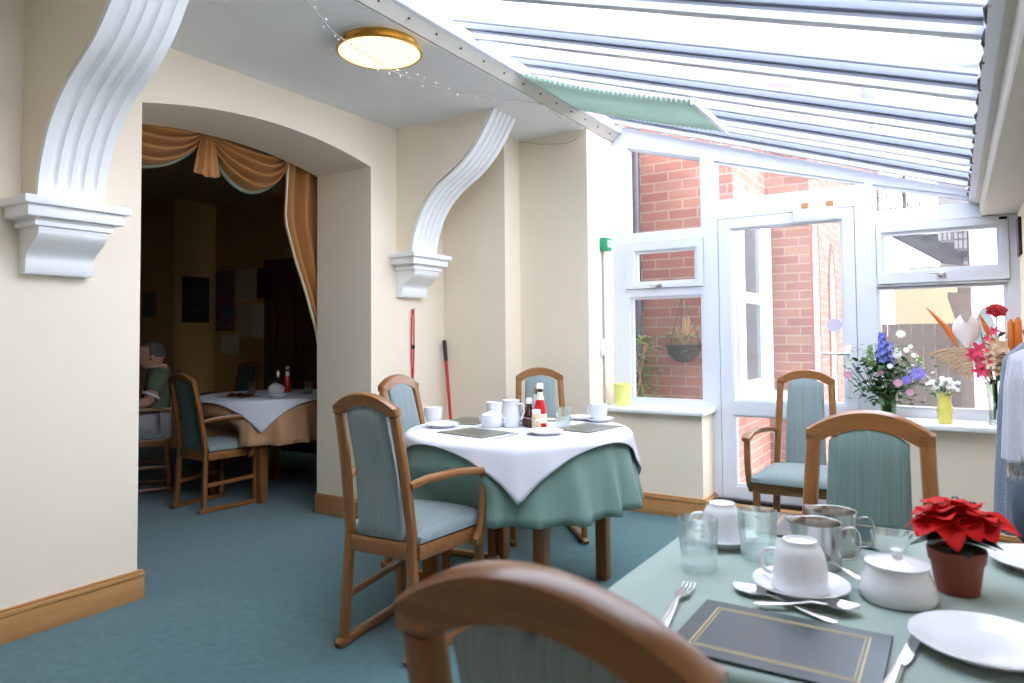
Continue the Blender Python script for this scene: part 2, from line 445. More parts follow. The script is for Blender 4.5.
base('baseboard_dado', [(-2.1, 4.48, -1.376, 4.48, 0, -1), (-1.398, 4.458, -1.398, 4.72, 1, 0)], m_oak_x)
base('baseboard_right', [(-.43, 4.48, .31, 4.48, 0, -1)], m_oak_x)
for nm, x0, x1, yf in (('trim_sill', -2.117, -1.372, 4.43), ('trim_sill_right', -.45, .31, 4.40)):
    struct(MB().box((x0, yf, .668), (x1, 4.735, .698), .008).build(nm, m_sill))
mb = MB().box((-1.376, 4.62, 0), (-.43, 4.85, .082), .004)
t = struct(mb.build('trim_threshold', m_oak_x))
MB().box((-1.37, 4.69, .082), (-.44, 4.80, .102)).build('rubber_sill', m_black, t, smooth=0)

# --- scroll brackets (fin, fluted soffit, corbel)
PROF = [(-3.08, 1.765), (-3.074, 1.82), (-3.06, 1.885), (-3.037, 1.95), (-3.005, 2.02), (-2.96, 2.085), (-2.905, 2.145), (-2.84, 2.20), (-2.765, 2.245),
        (-2.69, 2.29), (-2.62, 2.345), (-2.555, 2.41), (-2.505, 2.475), (-2.46, 2.54), (-2.425, 2.60), (-2.405, ZC)]
def spline(P, k=4):
    out = []
    for i in range(len(P) - 1):
        p0 = Vector(P[max(i - 1, 0)]); p1 = Vector(P[i]); p2 = Vector(P[i + 1]); p3 = Vector(P[min(i + 2, len(P) - 1)])
        for j in range(k):
            t = j / k
            out.append(.5 * ((2 * p1) + (p2 - p0) * t + (2 * p0 - 5 * p1 + 4 * p2 - p3) * t * t + (3 * p1 - p0 - 3 * p2 + p3) * t ** 3))
    out.append(Vector(P[-1])); return out
def bracket(y0, label):
    y1 = y0 + .26; t = thing('scroll_bracket', label, 'bracket', (XW, (y0 + y1) / 2, 1.765), group='fluted scroll brackets on the arch wall')
    org = Vector((XW, (y0 + y1) / 2, 1.765)); pr = spline(PROF, 2)
    # side panel
    mb = MB(); nrm = [(pr[min(i + 1, len(pr) - 1)] - pr[max(i - 1, 0)]).normalized() for i in range(len(pr))]
    poly = [(XW, 1.765)] + [(p.x - .022 * g.y, min(ZC, p.y + .022 * g.x)) for p, g in zip(pr, nrm)] + [(XW, ZC)]
    mb.prism(poly, 'Y', y0 + .004, y1 - .004)
    for v in mb.bm.verts: v.co -= org
    mb.build('side_panel', m_wall, t, smooth=20)
    # fluted band: section across y with four sunk flutes
    def fl(v, s):
        fade = min(1, max(0, (s - .075) / .012))
        for c in (.2, .4, .6, .8):
            f = (v - c) / .105 + .5
            if 0 < f < 1: return -.017 * fade * sin(pi * f) ** .5
        return 0.0
    mb = MB(); L = [0]
    for i in range(1, len(pr)): L.append(L[-1] + (pr[i] - pr[i - 1]).length)
    vs_u = [i / 96 for i in range(97)]
    verts, fcs = [], []
    for i, p in enumerate(pr):
        tg = (pr[min(i + 1, len(pr) - 1)] - pr[max(i - 1, 0)]).normalized(); nx, nz = tg.y, -tg.x
        for v in vs_u:
            d = .006 + fl(v, L[i]); verts.append(Vector((p.x + nx * d, y0 + (y1 - y0) * v, p.y + nz * d)) - org)
    q = len(vs_u)
    for i in range(len(pr) - 1):
        for j in range(q - 1): fcs.append([i * q + j, i * q + j + 1, (i + 1) * q + j + 1, (i + 1) * q + j])
    mb.faces(verts, fcs)
    # edges of the band
    for v, in ((0,), (1,)):
        mb.faces(*(lambda vv: (vv, [[2 * i, 2 * i + 1, 2 * i + 3, 2 * i + 2] for i in range(len(pr) - 1)]))(
            [x for i, p in enumerate(pr) for x in (verts[i * q + (0 if v == 0 else q - 1)], Vector((p.x - .02, y0 + (y1 - y0) * v, p.y)) - org)]))
    mb.build('fluted_band', m_plaster, t, smooth=50)
    # corbel
    mb = MB(); yc = 0
    for d, w, z0, z1 in ((.225, .205, -.032, 0.0), (.205, .187, -.078, -.032), (.175, .150, -.088, -.078), (.180, .152, -.112, -.092), (.170, .143, -.092, -.086)):
        mb.box((-.01, -w, z0), (d, w, z1), .003)
    og = [(0, -.11), (.168, -.11), (.168, -.125)]
    for i in range(13):
        a = i / 12; x = .160 - .022 * a if a < .35 else None
        zz = -.125 - .115 * a
        xx = .165 - .105 * (0.5 - 0.5 * cos(pi * min(1, max(0, (a - .05) / .9)))) ** 1.0
        og.append((xx, zz))
    og += [(.058, -.285), (.05, -.295), (0, -.295)]
    mb.prism(og, 'Y', -.132, .132)
    mb.build('corbel', m_plaster, t, smooth=40)
    return t
bracket(1.31, 'large white fluted scroll bracket with corbel beside the near edge of the arch')
bracket(3.586, 'smaller looking white fluted scroll bracket on the wall above the hanging red lanyard')

# --- eaves beam, wall plate
struct(MB().prism([(.145, 1.85), (.31, 1.85), (.31, 2.1), (.2, 2.1), (.115, 2.0), (.115, 1.93), (.135, 1.925), (.14, 1.86)], 'Y', -2, 4.73).build('trim_eaves', m_grey_pvc, smooth=0))
t = struct(MB().prism([(.085, 1.94), (.115, 1.93), (.12, 2.03), (.09, 2.06)], 'Y', -2, 4.73).build('trim_eaves_rail', m_alu, smooth=0))
mb = MB()
pts = [(.088 + .006 * sin(i * 1.7), -1.5 + i * .05, 1.95 + .008 * sin(i * 2.3)) for i in range(124)]
mb.tube(pts, [.005 + .003 * abs(sin(i * .9)) for i in range(124)], 6).build('rubber_gasket', m_gasket, t)
t = struct(MB().prism([(-2.12, 2.632), (-2.105, 2.632), (-2.055, 2.675), (-2.055, 2.76), (-2.12, 2.8)], 'Y', -2, 4.9).build('trim_plate', m_grey_pvc, smooth=0))
MB().prism([(-2.06, 2.675), (-2.03, 2.68), (-2.03, 2.715), (-2.06, 2.73)], 'Y', -2, 4.9, .003).build('metal_flashing', m_upvc, t)
for i in range(18):
    y = 1.2 + i * .2; MB().ball((-2.072, y, 2.658), .0055, 8).build('screw', m_gasket, t)

# --- glazed roof; unseen solid panel added over the camera end to cut light
YS = .85
struct(MB().prism([(-2.5, R(-2.5) + .02), (.3, R(.3) + .02), (.3, R(.3) + .12), (-2.5, R(-2.5) + .12)], 'Y', -2, YS).build('ceiling_light_blocker', m_ceil, smooth=0))
struct(MB().box((-2.6, -2, 2.75), (-2.5, 4.9, 3.05)).build('wall_upper', m_ceil, smooth=0))
roof = struct(MB().prism([(-2.5, R(-2.5) + .075), (.12, R(.12) + .075), (.12, R(.12) + .082), (-2.5, R(-2.5) + .082)], 'Y', YS, 4.82).build('window_4', m_roofglass, smooth=0))
YB = [1.1, 1.7, 2.30, 2.91, 3.48, 4.07, 4.66]
for y in YB:
    mb = MB(); w = .030
    def pr(z0, z1, ww, y=y):
        mb.prism([(-2.5, R(-2.5) + z0), (.115, R(.115) + z0), (.115, R(.115) + z1), (-2.5, R(-2.5) + z1)], 'Y', y - ww, y + ww, .004)
    pr(0, .028, .022); mb.mi = 1; pr(.028, .045, .016); pr(.045, .075, .034); pr(.083, .10, .034)
    mb.build('glazing_bar', [m_alu, m_alu2], roof)

# --- gable windows and door
def light(parent, outer, inner, y0=YF, y1=YF + .07, bead=.018, pane=True, name='frame', back=0):
    """frame ring with a stepped bead round one pane of glass"""
    c = Vector((sum(p[0] for p in inner) / len(inner), sum(p[1] for p in inner) / len(inner)))
    def grow(p, d):
        s = Vector((1 if p[0] > c.x else -1, 1 if p[1] > c.y else -1)); return (p[0] + s.x * d, p[1] + s.y * d)
    mid = [grow(p, bead) for p in inner]
    mb = MB().ring(outer, mid, 'Y', y0, y1).ring(mid, inner, 'Y', y0 + .016, y1 - .01)
    fr = mb.build(name, m_upvc, parent, smooth=0)
    if pane:
        MB().prism(inner, 'Y', y0 + .035, y0 + .041).build('pane', m_pane, parent, smooth=0)
    return fr
def rect(x0, z0, x1, z1): return [(x0, z0), (x1, z0), (x1, z1), (x0, z1)]
def handle(parent, x, z):
    mb = MB().box((x - .022, YF - .032, z - .012), (x + .022, YF - .016, z + .012), .004)
    mb.tube([(x, YF - .035, z), (x - .02, YF - .05, z + .004), (x - .055, YF - .05, z + .008)], .006, 8)
    mb.build('window_handle', m_steel, parent)
x0, x1 = -2.117, -1.415
w1 = struct(MB().ring([(x0, 1.89), (x1, 1.89), (x1, R(x1)), (x0, R(x0))], [(-1.998, 1.922), (-1.452, 1.922), (-1.452, 2.418), (-1.998, 2.572)], 'Y', YF, YF + .07).build('window_1', m_upvc, smooth=0))
light(w1, [(-1.998, 1.922), (-1.452, 1.922), (-1.452, 2.418), (-1.998, 2.572)], [(-1.98, 1.94), (-1.47, 1.94), (-1.47, 2.402), (-1.98, 2.55)], YF + .014, YF + .06, .006)
light(w1, rect(x0, 1.50, x1, 1.89), rect(-2.015, 1.53, -1.445, 1.86), pane=False, bead=.004)
s = light(w1, rect(-2.015, 1.53, -1.445, 1.86), rect(-1.928, 1.58, -1.508, 1.782), YF - .016, YF + .05, .02, name='opening_sash')
handle(w1, -1.76, 1.545)
light(w1, rect(x0, .69, x1, 1.50), rect(-1.975, .745, -1.473, 1.453))
x0, x1 = -1.415, -.43
w3 = struct(MB().ring([(x0, 2.05), (x1, 2.05), (x1, R(x1)), (x0, R(x0))], [(-1.363, 2.098), (-.445, 2.098), (-.445, 2.118), (-1.363, 2.385)], 'Y', YF, YF + .07).build('window_3', m_upvc, smooth=0))
light(w3, [(-1.363, 2.098), (-.445, 2.098), (-.445, 2.118), (-1.363, 2.385)], [(-1.345, 2.113), (-.497, 2.113), (-.497, 2.118), (-1.345, 2.36)], YF + .014, YF + .06, .002)
d1 = struct(MB().ring([(x0, .1), (x1, .1), (x1, 2.05), (x0, 2.05)], [(-1.345, .105), (-.502, .105), (-.502, 1.98), (-1.345, 1.98)], 'Y', YF, YF + .07).build('door_1', m_upvc, smooth=0))
leaf = MB().ring(rect(-1.34, .11, -.507, 1.975), rect(-1.262, .187, -.572, 1.908), 'Y', YF - .004, YF + .055)
leaf.box((-1.262, YF - .004, .66), (-.572, YF + .055, .75)).build('door_leaf', m_upvc, d1, smooth=0)
light(d1, rect(-1.262, .75, -.572, 1.908), rect(-1.245, .765, -.59, 1.892), YF + .008, YF + .05, .004, name='upper_bead')
light(d1, rect(-1.262, .187, -.572, .66), rect(-1.243, .205, -.59, .645), YF + .008, YF + .05, .004, name='lower_bead')
mb = MB().box((-.572, YF - .016, .80), (-.536, YF - .002, 1.12), .006)
mb.tube([(-.555, YF - .01, 1.07), (-.555, YF - .05, 1.07), (-.58, YF - .056, 1.07), (-.70, YF - .056, 1.072)], .010, 10)
mb.box((-.563, YF - .02, .88), (-.547, YF - .012, .93), .004).build('door_handle', m_white, d1)
cl = MB().box((-.85, YF - .05, 1.905), (-.59, YF - .002, 2.03), .006).build('door_closer', m_upvc, d1)
for x in (-.80, -.655): MB().box((x, YF - .0515, 1.985), (x + .042, YF - .049, 2.02)).build('brown_square', m_rust, cl, smooth=0)
MB().lathe([(0, 0), (.045, 0), (.045, .002), (0, .002)], 24, Matrix.Translation((-.635, YF + .036, 1.248)) @ Matrix.Rotation(pi / 2, 4, 'X')).build('round_sticker', m_sticker, d1)
x0, x1 = -.43, .31
w2 = struct(MB().ring([(x0, 1.88), (.145, 1.88), (.145, R(.145)), (x0, R(x0))], [(-.400, 1.921), (.118, 1.928), (.110, 1.966), (-.400, 2.103)], 'Y', YF, YF + .07).build('window_2', m_upvc, smooth=0))
light(w2, [(-.400, 1.921), (.118, 1.928), (.110, 1.966), (-.400, 2.103)], [(-.383, 1.937), (.10, 1.943), (.092, 1.949), (-.383, 2.083)], YF + .014, YF + .06, .003)
light(w2, rect(x0, 1.47, x1, 1.88), rect(-.385, 1.49, .265, 1.845), pane=False, bead=.004)
light(w2, rect(-.385, 1.49, .265, 1.845), rect(-.339, 1.575, .213, 1.78), YF - .016, YF + .05, .02, name='opening_sash')
handle(w2, -.055, 1.53)
light(w2, rect(x0, .69, x1, 1.47), rect(-.375, .76, .237, 1.455))
MB().box((.225, YF - .018, 1.823), (.262, YF - .0165, 1.838)).build('trickle_vent', m_gasket, w2, smooth=0)

# ------------------------------------------------------------------ armchairs
def rake(z):            # y of the back post centre at height z
    P = [(0, -.225), (.25, -.212), (.45, -.205), (.70, -.24), (.90, -.283), (1.05, -.315)]
    for (a, ya), (b, yb) in zip(P, P[1:]):
        if z <= b: return ya + (yb - ya) * (z - a) / (b - a)
    return P[-1][1]
def post_x(z): return .166 - (.166 - .134) * max(0, (z - .1)) / .81
def make_chair(label, loc, rz, fabric=m_fabric, back=None):
    t = thing('dining_armchair', label, 'chair', loc, rz, 'wooden armchairs with upholstered backs')
    for s in (-1, 1):
        zs = [.03, .12, .25, .36, .45, .55, .65, .75, .84, .908]
        MB().sweep([(s * post_x(z), rake(z), z) for z in zs], [(.037, .034)] * 10, (1, 0, 0)).build('rear_leg', m_wz, t)
        MB().sweep([(s * .205, .175, .03), (s * .205, .175, .38)], (.036, .036), (1, 0, 0)).build('front_leg', m_wz, t)
        MB().sweep([(s * .166, -.262, .014), (s * .166, -.255, .018), (s * .20, .12, .018), (s * .207, .21, .018), (s * .208, .217, .014)],
                   [(.026, .02), (.040, .034), (.040, .034), (.040, .034), (.026, .02)], (1, 0, 0)).build('runner', m_wy, t)
        MB().sweep([(s * .166, -.205, .19), (s * .204, .17, .205)], (.020, .030), (1, 0, 0)).build('stretcher', m_wy, t)
        arm = [(s * .158, -.225, .645), (s * .185, -.15, .662), (s * .225, -.03, .668), (s * .247, .08, .660), (s * .254, .16, .645), (s * .254, .185, .640)]
        MB().sweep(arm, [(.034, .026), (.040, .027), (.046, .028), (.050, .028), (.050, .028), (.038, .022)], (1, 0, 0)).build('armrest', m_wy, t)
        MB().sweep([(s * .252, .145, .645), (s * .252, .148, .56), (s * .250, .145, .47), (s * .245, .132, .41), (s * .240, .105, .375), (s * .238, .085, .372)],
                   [(.030, .050), (.030, .052), (.030, .056), (.030, .056), (.030, .046), (.028, .03)], (1, 0, 0)).build('arm_support', m_wz, t)
    # crest rail: arched, carried on the two posts
    ro, ri = [], []
    N = 16
    for i in range(N + 1):
        x = -.153 + .306 * i / N; u = x / .153
        ro.append((x, .938 + .055 * (1 - abs(u) ** 2.1)))
    for i in range(N + 1):
        x = .115 - .230 * i / N; u = x / .115
        ri.append((x, .908 + .036 * (1 - u * u)))
    poly = [(-.153, .908)] + ro + [(.153, .908)] + ri
    mb = MB()
    n = len(ro)
    top = [(-.153, .938)] + ro[1:-1] + [(.153, .938)]
    inn = ri[::-1]
    for i in range(N):
        a0, a1 = ro[i], ro[i + 1]; b0, b1 = inn[i], inn[i + 1]
    A = [Vector((p[0], rake(p[1]) - .019, p[1])) for p in ro]; A2 = [Vector((p[0], rake(p[1]) + .019, p[1])) for p in ro]
    Bv = [Vector((p[0], rake(p[1]) - .017, p[1])) for p in inn]; B2 = [Vector((p[0], rake(p[1]) + .017, p[1])) for p in inn]
    C_ = [Vector((-.153, 0, .908)), Vector((.153, 0, .908))]
    def ed(p, d): return Vector((p.x * .985, p.y, p.z - .006)) + Vector((0, d, 0))
    front = [A2[i].lerp(B2[i], .12) + Vector((0, .003, 0)) for i in range(N + 1)]
    backr = [A[i].lerp(Bv[i], .12) - Vector((0, .003, 0)) for i in range(N + 1)]
    Ain = [Vector((p.x, p.y + .008, p.z)) for p in A]; A2in = [Vector((p.x, p.y - .008, p.z)) for p in A2]
    rows = [Ain, A2in, front, B2, Bv, backr]
    vs = [v for r in rows for v in r]; m = N + 1; fs = []
    for k in range(6):
        k2 = (k + 1) % 6
        for i in range(N): fs.append([k * m + i, k * m + i + 1, k2 * m + i + 1, k2 * m + i])
    fs.append([k * m for k in range(6)]); fs.append([k * m + N for k in range(6)][::-1])
    mb.faces(vs, fs)
    for s in (-1, 1):       # shoulder blocks over the post tops
        mb.box((s * .134 - .019, rake(.92) - .019, .9085), (s * .134 + .019, rake(.92) + .019, .9395), .004)
    mb.build('crest_rail', m_wx, t)
    # upholstered back
    fb = back or fabric
    def pan(side):
        def f(u, v):
            z0 = .435; x_half = .106 - .012 * v
            x = (2 * u - 1) * x_half; zt = .911 + .034 * (1 - (2 * u - 1) ** 2)
            z = z0 + (zt - z0) * v
            e = (1 - abs(2 * u - 1) ** 5) * (1 - abs(2 * v - 1) ** 14)
            return (x, rake(z) + .004 + side * (.010 + .014 * e) + .010 * sin(pi * v), z)
        return f
    MB().slab(pan(1), pan(-1), 18, 22).build('back_panel', fb, t, smooth=60)
    # seat
    def seat(top):
        def f(u, v):
            hw = .185 + .048 * v - .01 * max(0, v - .85) / .15; x = (2 * u - 1) * hw
            y = -.195 + (.425 + .018 * (1 - (2 * u - 1) ** 2)) * v
            e = (1 - abs(2 * u - 1) ** 7) * (1 - abs(2 * v - 1) ** 9)
            z = .432 + (.022 + .028 * e + .010 * (1 - (2 * u - 1) ** 2) * sin(pi * v)) if top else .432 - .012 * e
            return (x, y, z)
        return f
    MB().slab(seat(True), seat(False), 20, 20).build('seat_cushion', fabric, t, smooth=60)
    mb = MB().box((-.205, .165, .368), (.205, .192, .424), .003).box((-.165, -.218, .368), (.165, -.192, .43), .003)
    for s in (-1, 1): mb.sweep([(s * .172, -.20, .396), (s * .212, .18, .396)], (.024, .056), (1, 0, 0), .15)
    mb.build('seat_rail', m_wx, t)
    return t
ch1 = make_chair('wooden armchair seen from behind at the front of the round green table, beside the arch', (-1.885, 2.20, 0), radians(3))
dup(ch1, 'wooden armchair at the camera end of the pale green table, only its curved top showing', (-.295, .812, 0), radians(-2), scale=1.012)
ch3 = make_chair('sage green backed wooden armchair facing the camera behind the steel jugs', (-.20, 1.775, 0), radians(180), m_fabric3)
dup(ch1, 'wooden armchair with blue seat standing in front of the white glazed door', (-.705, 3.965, 0), radians(184))
dup(ch1, 'wooden armchair beside the wall with the red lanyard, half hidden by the chair in front', (-2.29, 2.90, 0), radians(-88))
dup(ch1, 'wooden armchair behind the ketchup bottle, backed towards the cream pilaster', (-2.105, 3.665, 0), radians(180 + 36))
ch7 = make_chair('wooden armchair with shade darkened back at the tan table in the dim room', (-4.53, 3.13, 0), radians(0), back=m_fabric_shaded)
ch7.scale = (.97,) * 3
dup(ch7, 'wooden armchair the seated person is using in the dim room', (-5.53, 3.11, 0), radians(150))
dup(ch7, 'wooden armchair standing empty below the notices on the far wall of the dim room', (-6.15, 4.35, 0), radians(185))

# ------------------------------------------------------------------ tables
T = .75
def cloth_round(name, R0, drop, m, parent, waves, amp, seed, dents=(), z=T, square=None, turn=0.0, n=160, rings=14):
    """cloth lying flat to R0 then hanging in folds; square = half side of a square overlay"""
    rnd = random.Random(seed); ph = [rnd.uniform(0, 6.28) for _ in range(4)]
    def edge(a):
        if square is None: return R0 + drop
        c, s_ = abs(cos(a - turn)), abs(sin(a - turn)); return square / max(c, s_)
    vs = [Vector((0, 0, z))]; fs = []
    for j in range(1, rings + 1):
        for k in range(n):
            a = 2 * pi * k / n; E_ = edge(a); flat = 5
            if j <= flat: L = min(E_, R0) * j / flat
            else:
                if E_ <= R0: L = E_
                else: L = R0 + (E_ - R0) * (j - flat) / (rings - flat)
            if L <= R0 - 1e-6 or E_ <= R0: r, h = L, 0.0
            else:
                d = L - R0; rr = .022
                if d < rr * pi / 2: r = R0 + rr * sin(d / rr); h = rr * (1 - cos(d / rr))
                else:
                    q = d - rr * pi / 2; h = rr + q * .985; fo = min(1, q / .12)
                    cr = lambda k, p: 1 - 2 * abs(sin(.5 * (k * a + p))) ** .7
                    wv = cr(waves + int(square is None) * 4, ph[0] + .8 * sin(2 * a + ph[3])) + .6 * cr(int(waves * .6), ph[1]) + .3 * cr(waves * 2 + 3, ph[2])
                    r = R0 + rr + q * .12 + amp * (q / .25) * (wv + 1.1)
                    x, y = r * cos(a), r * sin(a)
                    for (dx, dy, wx, l0) in dents:      # seats pushed under the cloth
                        lim = R0 + .03 + (l0 - R0 - .03) * min(1, max(0, (q - .10) / .12))
                        along = x * dx + y * dy; across = abs(-x * dy + y * dx)
                        if across < wx and along > lim:
                            f = min(1, (wx - across) / .08); r *= 1 - f * (1 - lim / along)
            vs.append(Vector((r * cos(a), r * sin(a), z - h)))
    for k in range(n): fs.append([0, 1 + k, 1 + (k + 1) % n])
    for j in range(rings - 1):
        for k in range(n):
            k2 = (k + 1) % n; fs.append([1 + j * n + k, 1 + (j + 1) * n + k, 1 + (j + 1) * n + k2, 1 + j * n + k2])
    mb = MB(); mb.faces(vs, fs); o = mb.build(name, m, parent, smooth=70, weld=1e-6)
    sd = o.modifiers.new('thickness', 'SOLIDIFY'); sd.thickness = .002; sd.offset = 1
    return o
def round_table(label, x, y, clabel, olabel, m_under, seed, dents, R0=.50, turn=0.0, drop=.30, half=.50):
    t = thing('round_dining_table', label, 'table', (x, y, 0), group='round dining tables')
    MB().lathe([(0, T - .038), (R0 - .02, T - .038), (R0 - .005, T - .03), (R0 - .005, T - .012), (R0 - .015, T - .006), (0, T - .006)], 48).build('tabletop', m_wx, t)
    for sx in (-1, 1):
        for sy in (-1, 1):
            MB().box((sx * .30 - .03, sy * .30 - .03, 0), (sx * .30 + .03, sy * .30 + .03, T - .038), .006).build('leg', m_wz, t)
    mb = MB()
    for s in (-1, 1):
        mb.box((-.30, s * .30 - .012, T - .12), (.30, s * .30 + .012, T - .038)); mb.box((s * .30 - .012, -.30, T - .12), (s * .30 + .012, .30, T - .038))
    mb.build('apron', m_wx, t, smooth=0)
    c = cloth_round('tablecloth', R0, drop, m_under, None, 14, .026, seed, dents, T - .003)
    c.location = (x, y, 0); tag(c, clabel, 'tablecloth')
    o = cloth_round('overlay_cloth', R0 + .001, 0, m_white_cloth, None, 11, .022, seed + 3, dents, T, square=half, turn=turn)
    for v in o.data.vertices:
        d = sqrt(v.co.x ** 2 + v.co.y ** 2)
        if d > R0: v.co.x *= 1 + .022 / d; v.co.y *= 1 + .022 / d
    o.location = (x, y, .001); tag(o, olabel, 'tablecloth')
    return t
TX, TY = -1.79, 2.86
round_table('round wooden dining table under the sage green cloth in front of the cream pilaster', TX, TY,
            'sage green cloth hanging in folds from the round table near the window',
            'white overlay cloth with a pointed corner hanging over the sage green cloth', m_green_cloth, 5,
            [(-.1, -.995, .27, .43), (-1, 0, .27, .45), (-.59, .81, .27, .45)], turn=radians(-58) + pi / 4, half=.53, drop=.335)
DX, DY = -4.58, 3.62
round_table('round wooden dining table in the dim room beyond the arch', DX, DY,
            'tan cloth hanging from the round table in the dim room', 'white overlay cloth over the tan cloth in the dim room',
            m_tan_cloth, 11, [(0, -1, .27, .3)], turn=radians(-44) + pi / 4, drop=.33, half=.53)

# near table: square, pale green cloth
NX0, NX1, NY0, NY1 = -.53, .29, .95, 1.83
t = thing('square_dining_table', 'square dining table under the pale green cloth with the red poinsettia', 'table', ((NX0 + NX1) / 2, (NY0 + NY1) / 2, 0))
cx, cy = (NX0 + NX1) / 2, (NY0 + NY1) / 2; hx, hy = (NX1 - NX0) / 2, (NY1 - NY0) / 2
MB().box((-hx + .006, -hy + .006, T - .038), (hx - .006, hy - .006, T - .004), .006).build('tabletop', m_wx, t)
for sx in (-1, 1):
    for sy in (-1, 1):
        MB().box((sx * (hx - .07) - .03, sy * (hy - .07) - .03, 0), (sx * (hx - .07) + .03, sy * (hy - .07) + .03, T - .038), .006).build('leg', m_wz, t)
def nc(u, v):
    px, py = (2 * u - 1) * (hx + .085), (2 * v - 1) * (hy + .085); h = 0
    ox, oy = abs(px) - hx, abs(py) - hy
    if ox > 0: px = math.copysign(hx + .004 + .06 * ox + .003 * sin(py * 30) * min(1, ox / .05), px)
    if oy > 0: py = math.copysign(hy + .004 + .06 * oy + .003 * sin(px * 27) * min(1, oy / .05), py)
    return (px, py, T - max(0, ox, oy) - .0007 * (1 + sin(px * 9 + py * 5) * sin(py * 11)))
o = MB().grid(nc, 96, 96).build('tablecloth', m_green_cloth2, smooth=60); o.location = (cx, cy, 0)
tag(o, 'pale green cloth spread over the square table with the poinsettia', 'tablecloth')
# ------------------------------------------------------------------ table ware
def TM(x, y, z=T, rz=0.0): return Matrix.Translation((x, y, z)) @ Matrix.Rotation(rz, 4, 'Z')
CUP = [(0, .003), (.022, .003), (.0235, 0), (.0270, 0), (.0272, .005), (.0325, .010), (.0375, .019), (.0410, .033), (.0430, .050), (.0446, .068), (.0458, .078), (.0446, .079), (.0430, .068), (.0412, .050), (.0392, .033), (.0355, .020), (.028, .011), (0, .008)]
def make_cup(label, loc, rz, upside=False, s=1.0, group='white teacups'):
    t = thing('teacup', label, 'cup', loc, rz, group, s)
    M = Matrix.Translation((0, 0, .079)) @ Matrix.Rotation(pi, 4, 'X') if upside else Matrix.Identity(4)
    MB().lathe(CUP, 36, M).build('bowl', m_china, t, smooth=50)
    pts = [(.040, 0, .062), (.055, 0, .066), (.068, 0, .058), (.070, 0, .044), (.060, 0, .030), (.040, 0, .026)]
    MB().tube([(p.x, 0, p.y) for p in spline([(q[0], q[2]) for q in pts], 4)], .0042, 8, M=M).build('handle', m_china, t, smooth=60)
    return t
def plate_prof(r): return [(0, .004), (r * .55, .004), (r * .57, 0), (r * .62, 0), (r * .66, .006), (r * .97, .016), (r, .019), (r * .985, .0205), (r * .68, .010), (r * .6, .0075), (0, .0075)]
def make_plate(name, label, cat, x, y, r, z=T, group=None):
    o = MB().lathe(plate_prof(r), 48).build(name, m_china, smooth=50); o.location = (x, y, z); return tag(o, label, cat, group)
def mat_mesh(w, d, mats):
    mb = MB().box((-w / 2, -d / 2, 0), (w / 2, d / 2, .0042), .001)
    mb.mi = 1
    for k, q in ((.026, .0022), (.032, .0012)):
        o = rect(-w / 2 + k, -d / 2 + k, w / 2 - k, d / 2 - k); i = rect(-w / 2 + k + q, -d / 2 + k + q, w / 2 - k - q, d / 2 - k - q)
        mb.ring(o, i, 'Z', .0040, .0045)
    return mb.build('placemat', mats, smooth=0)
def place(o, x, y, z=T, rz=0.0): o.location = (x, y, z); o.rotation_euler = (0, 0, rz); return o
Z0 = T + .0006       # top of a cloth
# cutlery, laid along local +Y with the handle end at the origin
def cutlery(name, label, kind, a, b, z, m=m_cutlery, tilt=0.0):
    a = Vector(a); b = Vector(b); L = (b - a).length; rz = atan2(b.y - a.y, b.x - a.x) - pi / 2
    mb = MB()
    if kind == 'knife':
        mb.sweep([(0, 0, .004), (0, .01, .004), (0, L * .42, .004)], [(.012, .004), (.018, .006), (.011, .006)], (1, 0, 0), .45)
        mb.prism([(-.005, L * .42), (.006, L * .42), (.010, L * .52), (.010, L * .88), (.004, L * .97), (-.003, L), (-.005, L * .95)], 'Z', .003, .0052)
    else:
        mb.sweep([(0, 0, .003), (0, .012, .003), (0, L * .3, .005), (0, L * .55, .010), (0, L * .68, .008)],
                 [(.010, .002), (.019, .0032), (.013, .003), (.006, .004), (.007, .003)], (1, 0, 0), .45)
        if kind == 'spoon':
            def sp(off):
                def f(u, v):
                    w = .021 * (sin(pi * min(1, max(0, v)) ** .85)) ** .6
                    x = (2 * u - 1) * w; d = max(0, 1 - (x / .021) ** 2 - (2 * v - 1) ** 2)
                    return (x, L * .66 + (L * .34) * v, .0085 - .007 * d + off)
                return f
            mb.slab(sp(.0008), sp(-.0008), 12, 16)
        else:
            mb.prism([(-.004, L * .66), (.004, L * .66), (.012, L * .74), (.012, L * .80), (-.012, L * .80), (-.012, L * .74)], 'Z', .0055, .0078)
            for k in range(4):
                x = -.0102 + k * .0068
                mb.sweep([(x, L * .79, .0065), (x, L * .92, .0035), (x * .95, L, .007)], [(.0042, .002), (.0036, .002), (.002, .0015)], (1, 0, 0))
    o = mb.build(name, m, smooth=40); place(o, a.x, a.y, z, rz); return tag(o, label, 'cutlery')

# --- on the near table
mt = mat_mesh(.275, .205, [m_mat_green, m_mat_gold]); place(mt, -.226, 1.072, Z0); tag(mt, 'dark green placemat with gold border lines beside the fork', 'placemat', 'gold lined placemats')
m2 = copy_tree(mt); place(m2, -.255, 1.728, Z0); m2['label'] = 'dark green gold lined placemat behind the steel jugs'
cutlery('dinner_fork', 'steel fork on the pale green cloth beside the placemat corner', 'fork', (-.388, 1.015), (-.411, 1.228), Z0)
cutlery('dinner_knife', 'steel knife on the pale green cloth next to the white side plate', 'knife', (-.084, .985), (-.060, 1.205), Z0)
cutlery('dessert_spoon', 'steel dessert spoon with its bowl towards the glass tumblers', 'spoon', (-.165, 1.185), (-.343, 1.262), Z0)
cutlery('dessert_spoon', 'steel dessert spoon with its bowl towards the white sugar bowl', 'spoon', (-.292, 1.19), (-.138, 1.250), Z0 + .004)
cutlery('dinner_fork', 'steel fork laid beside the placemat behind the jugs', 'fork', (-.098, 1.80), (-.112, 1.66), Z0)
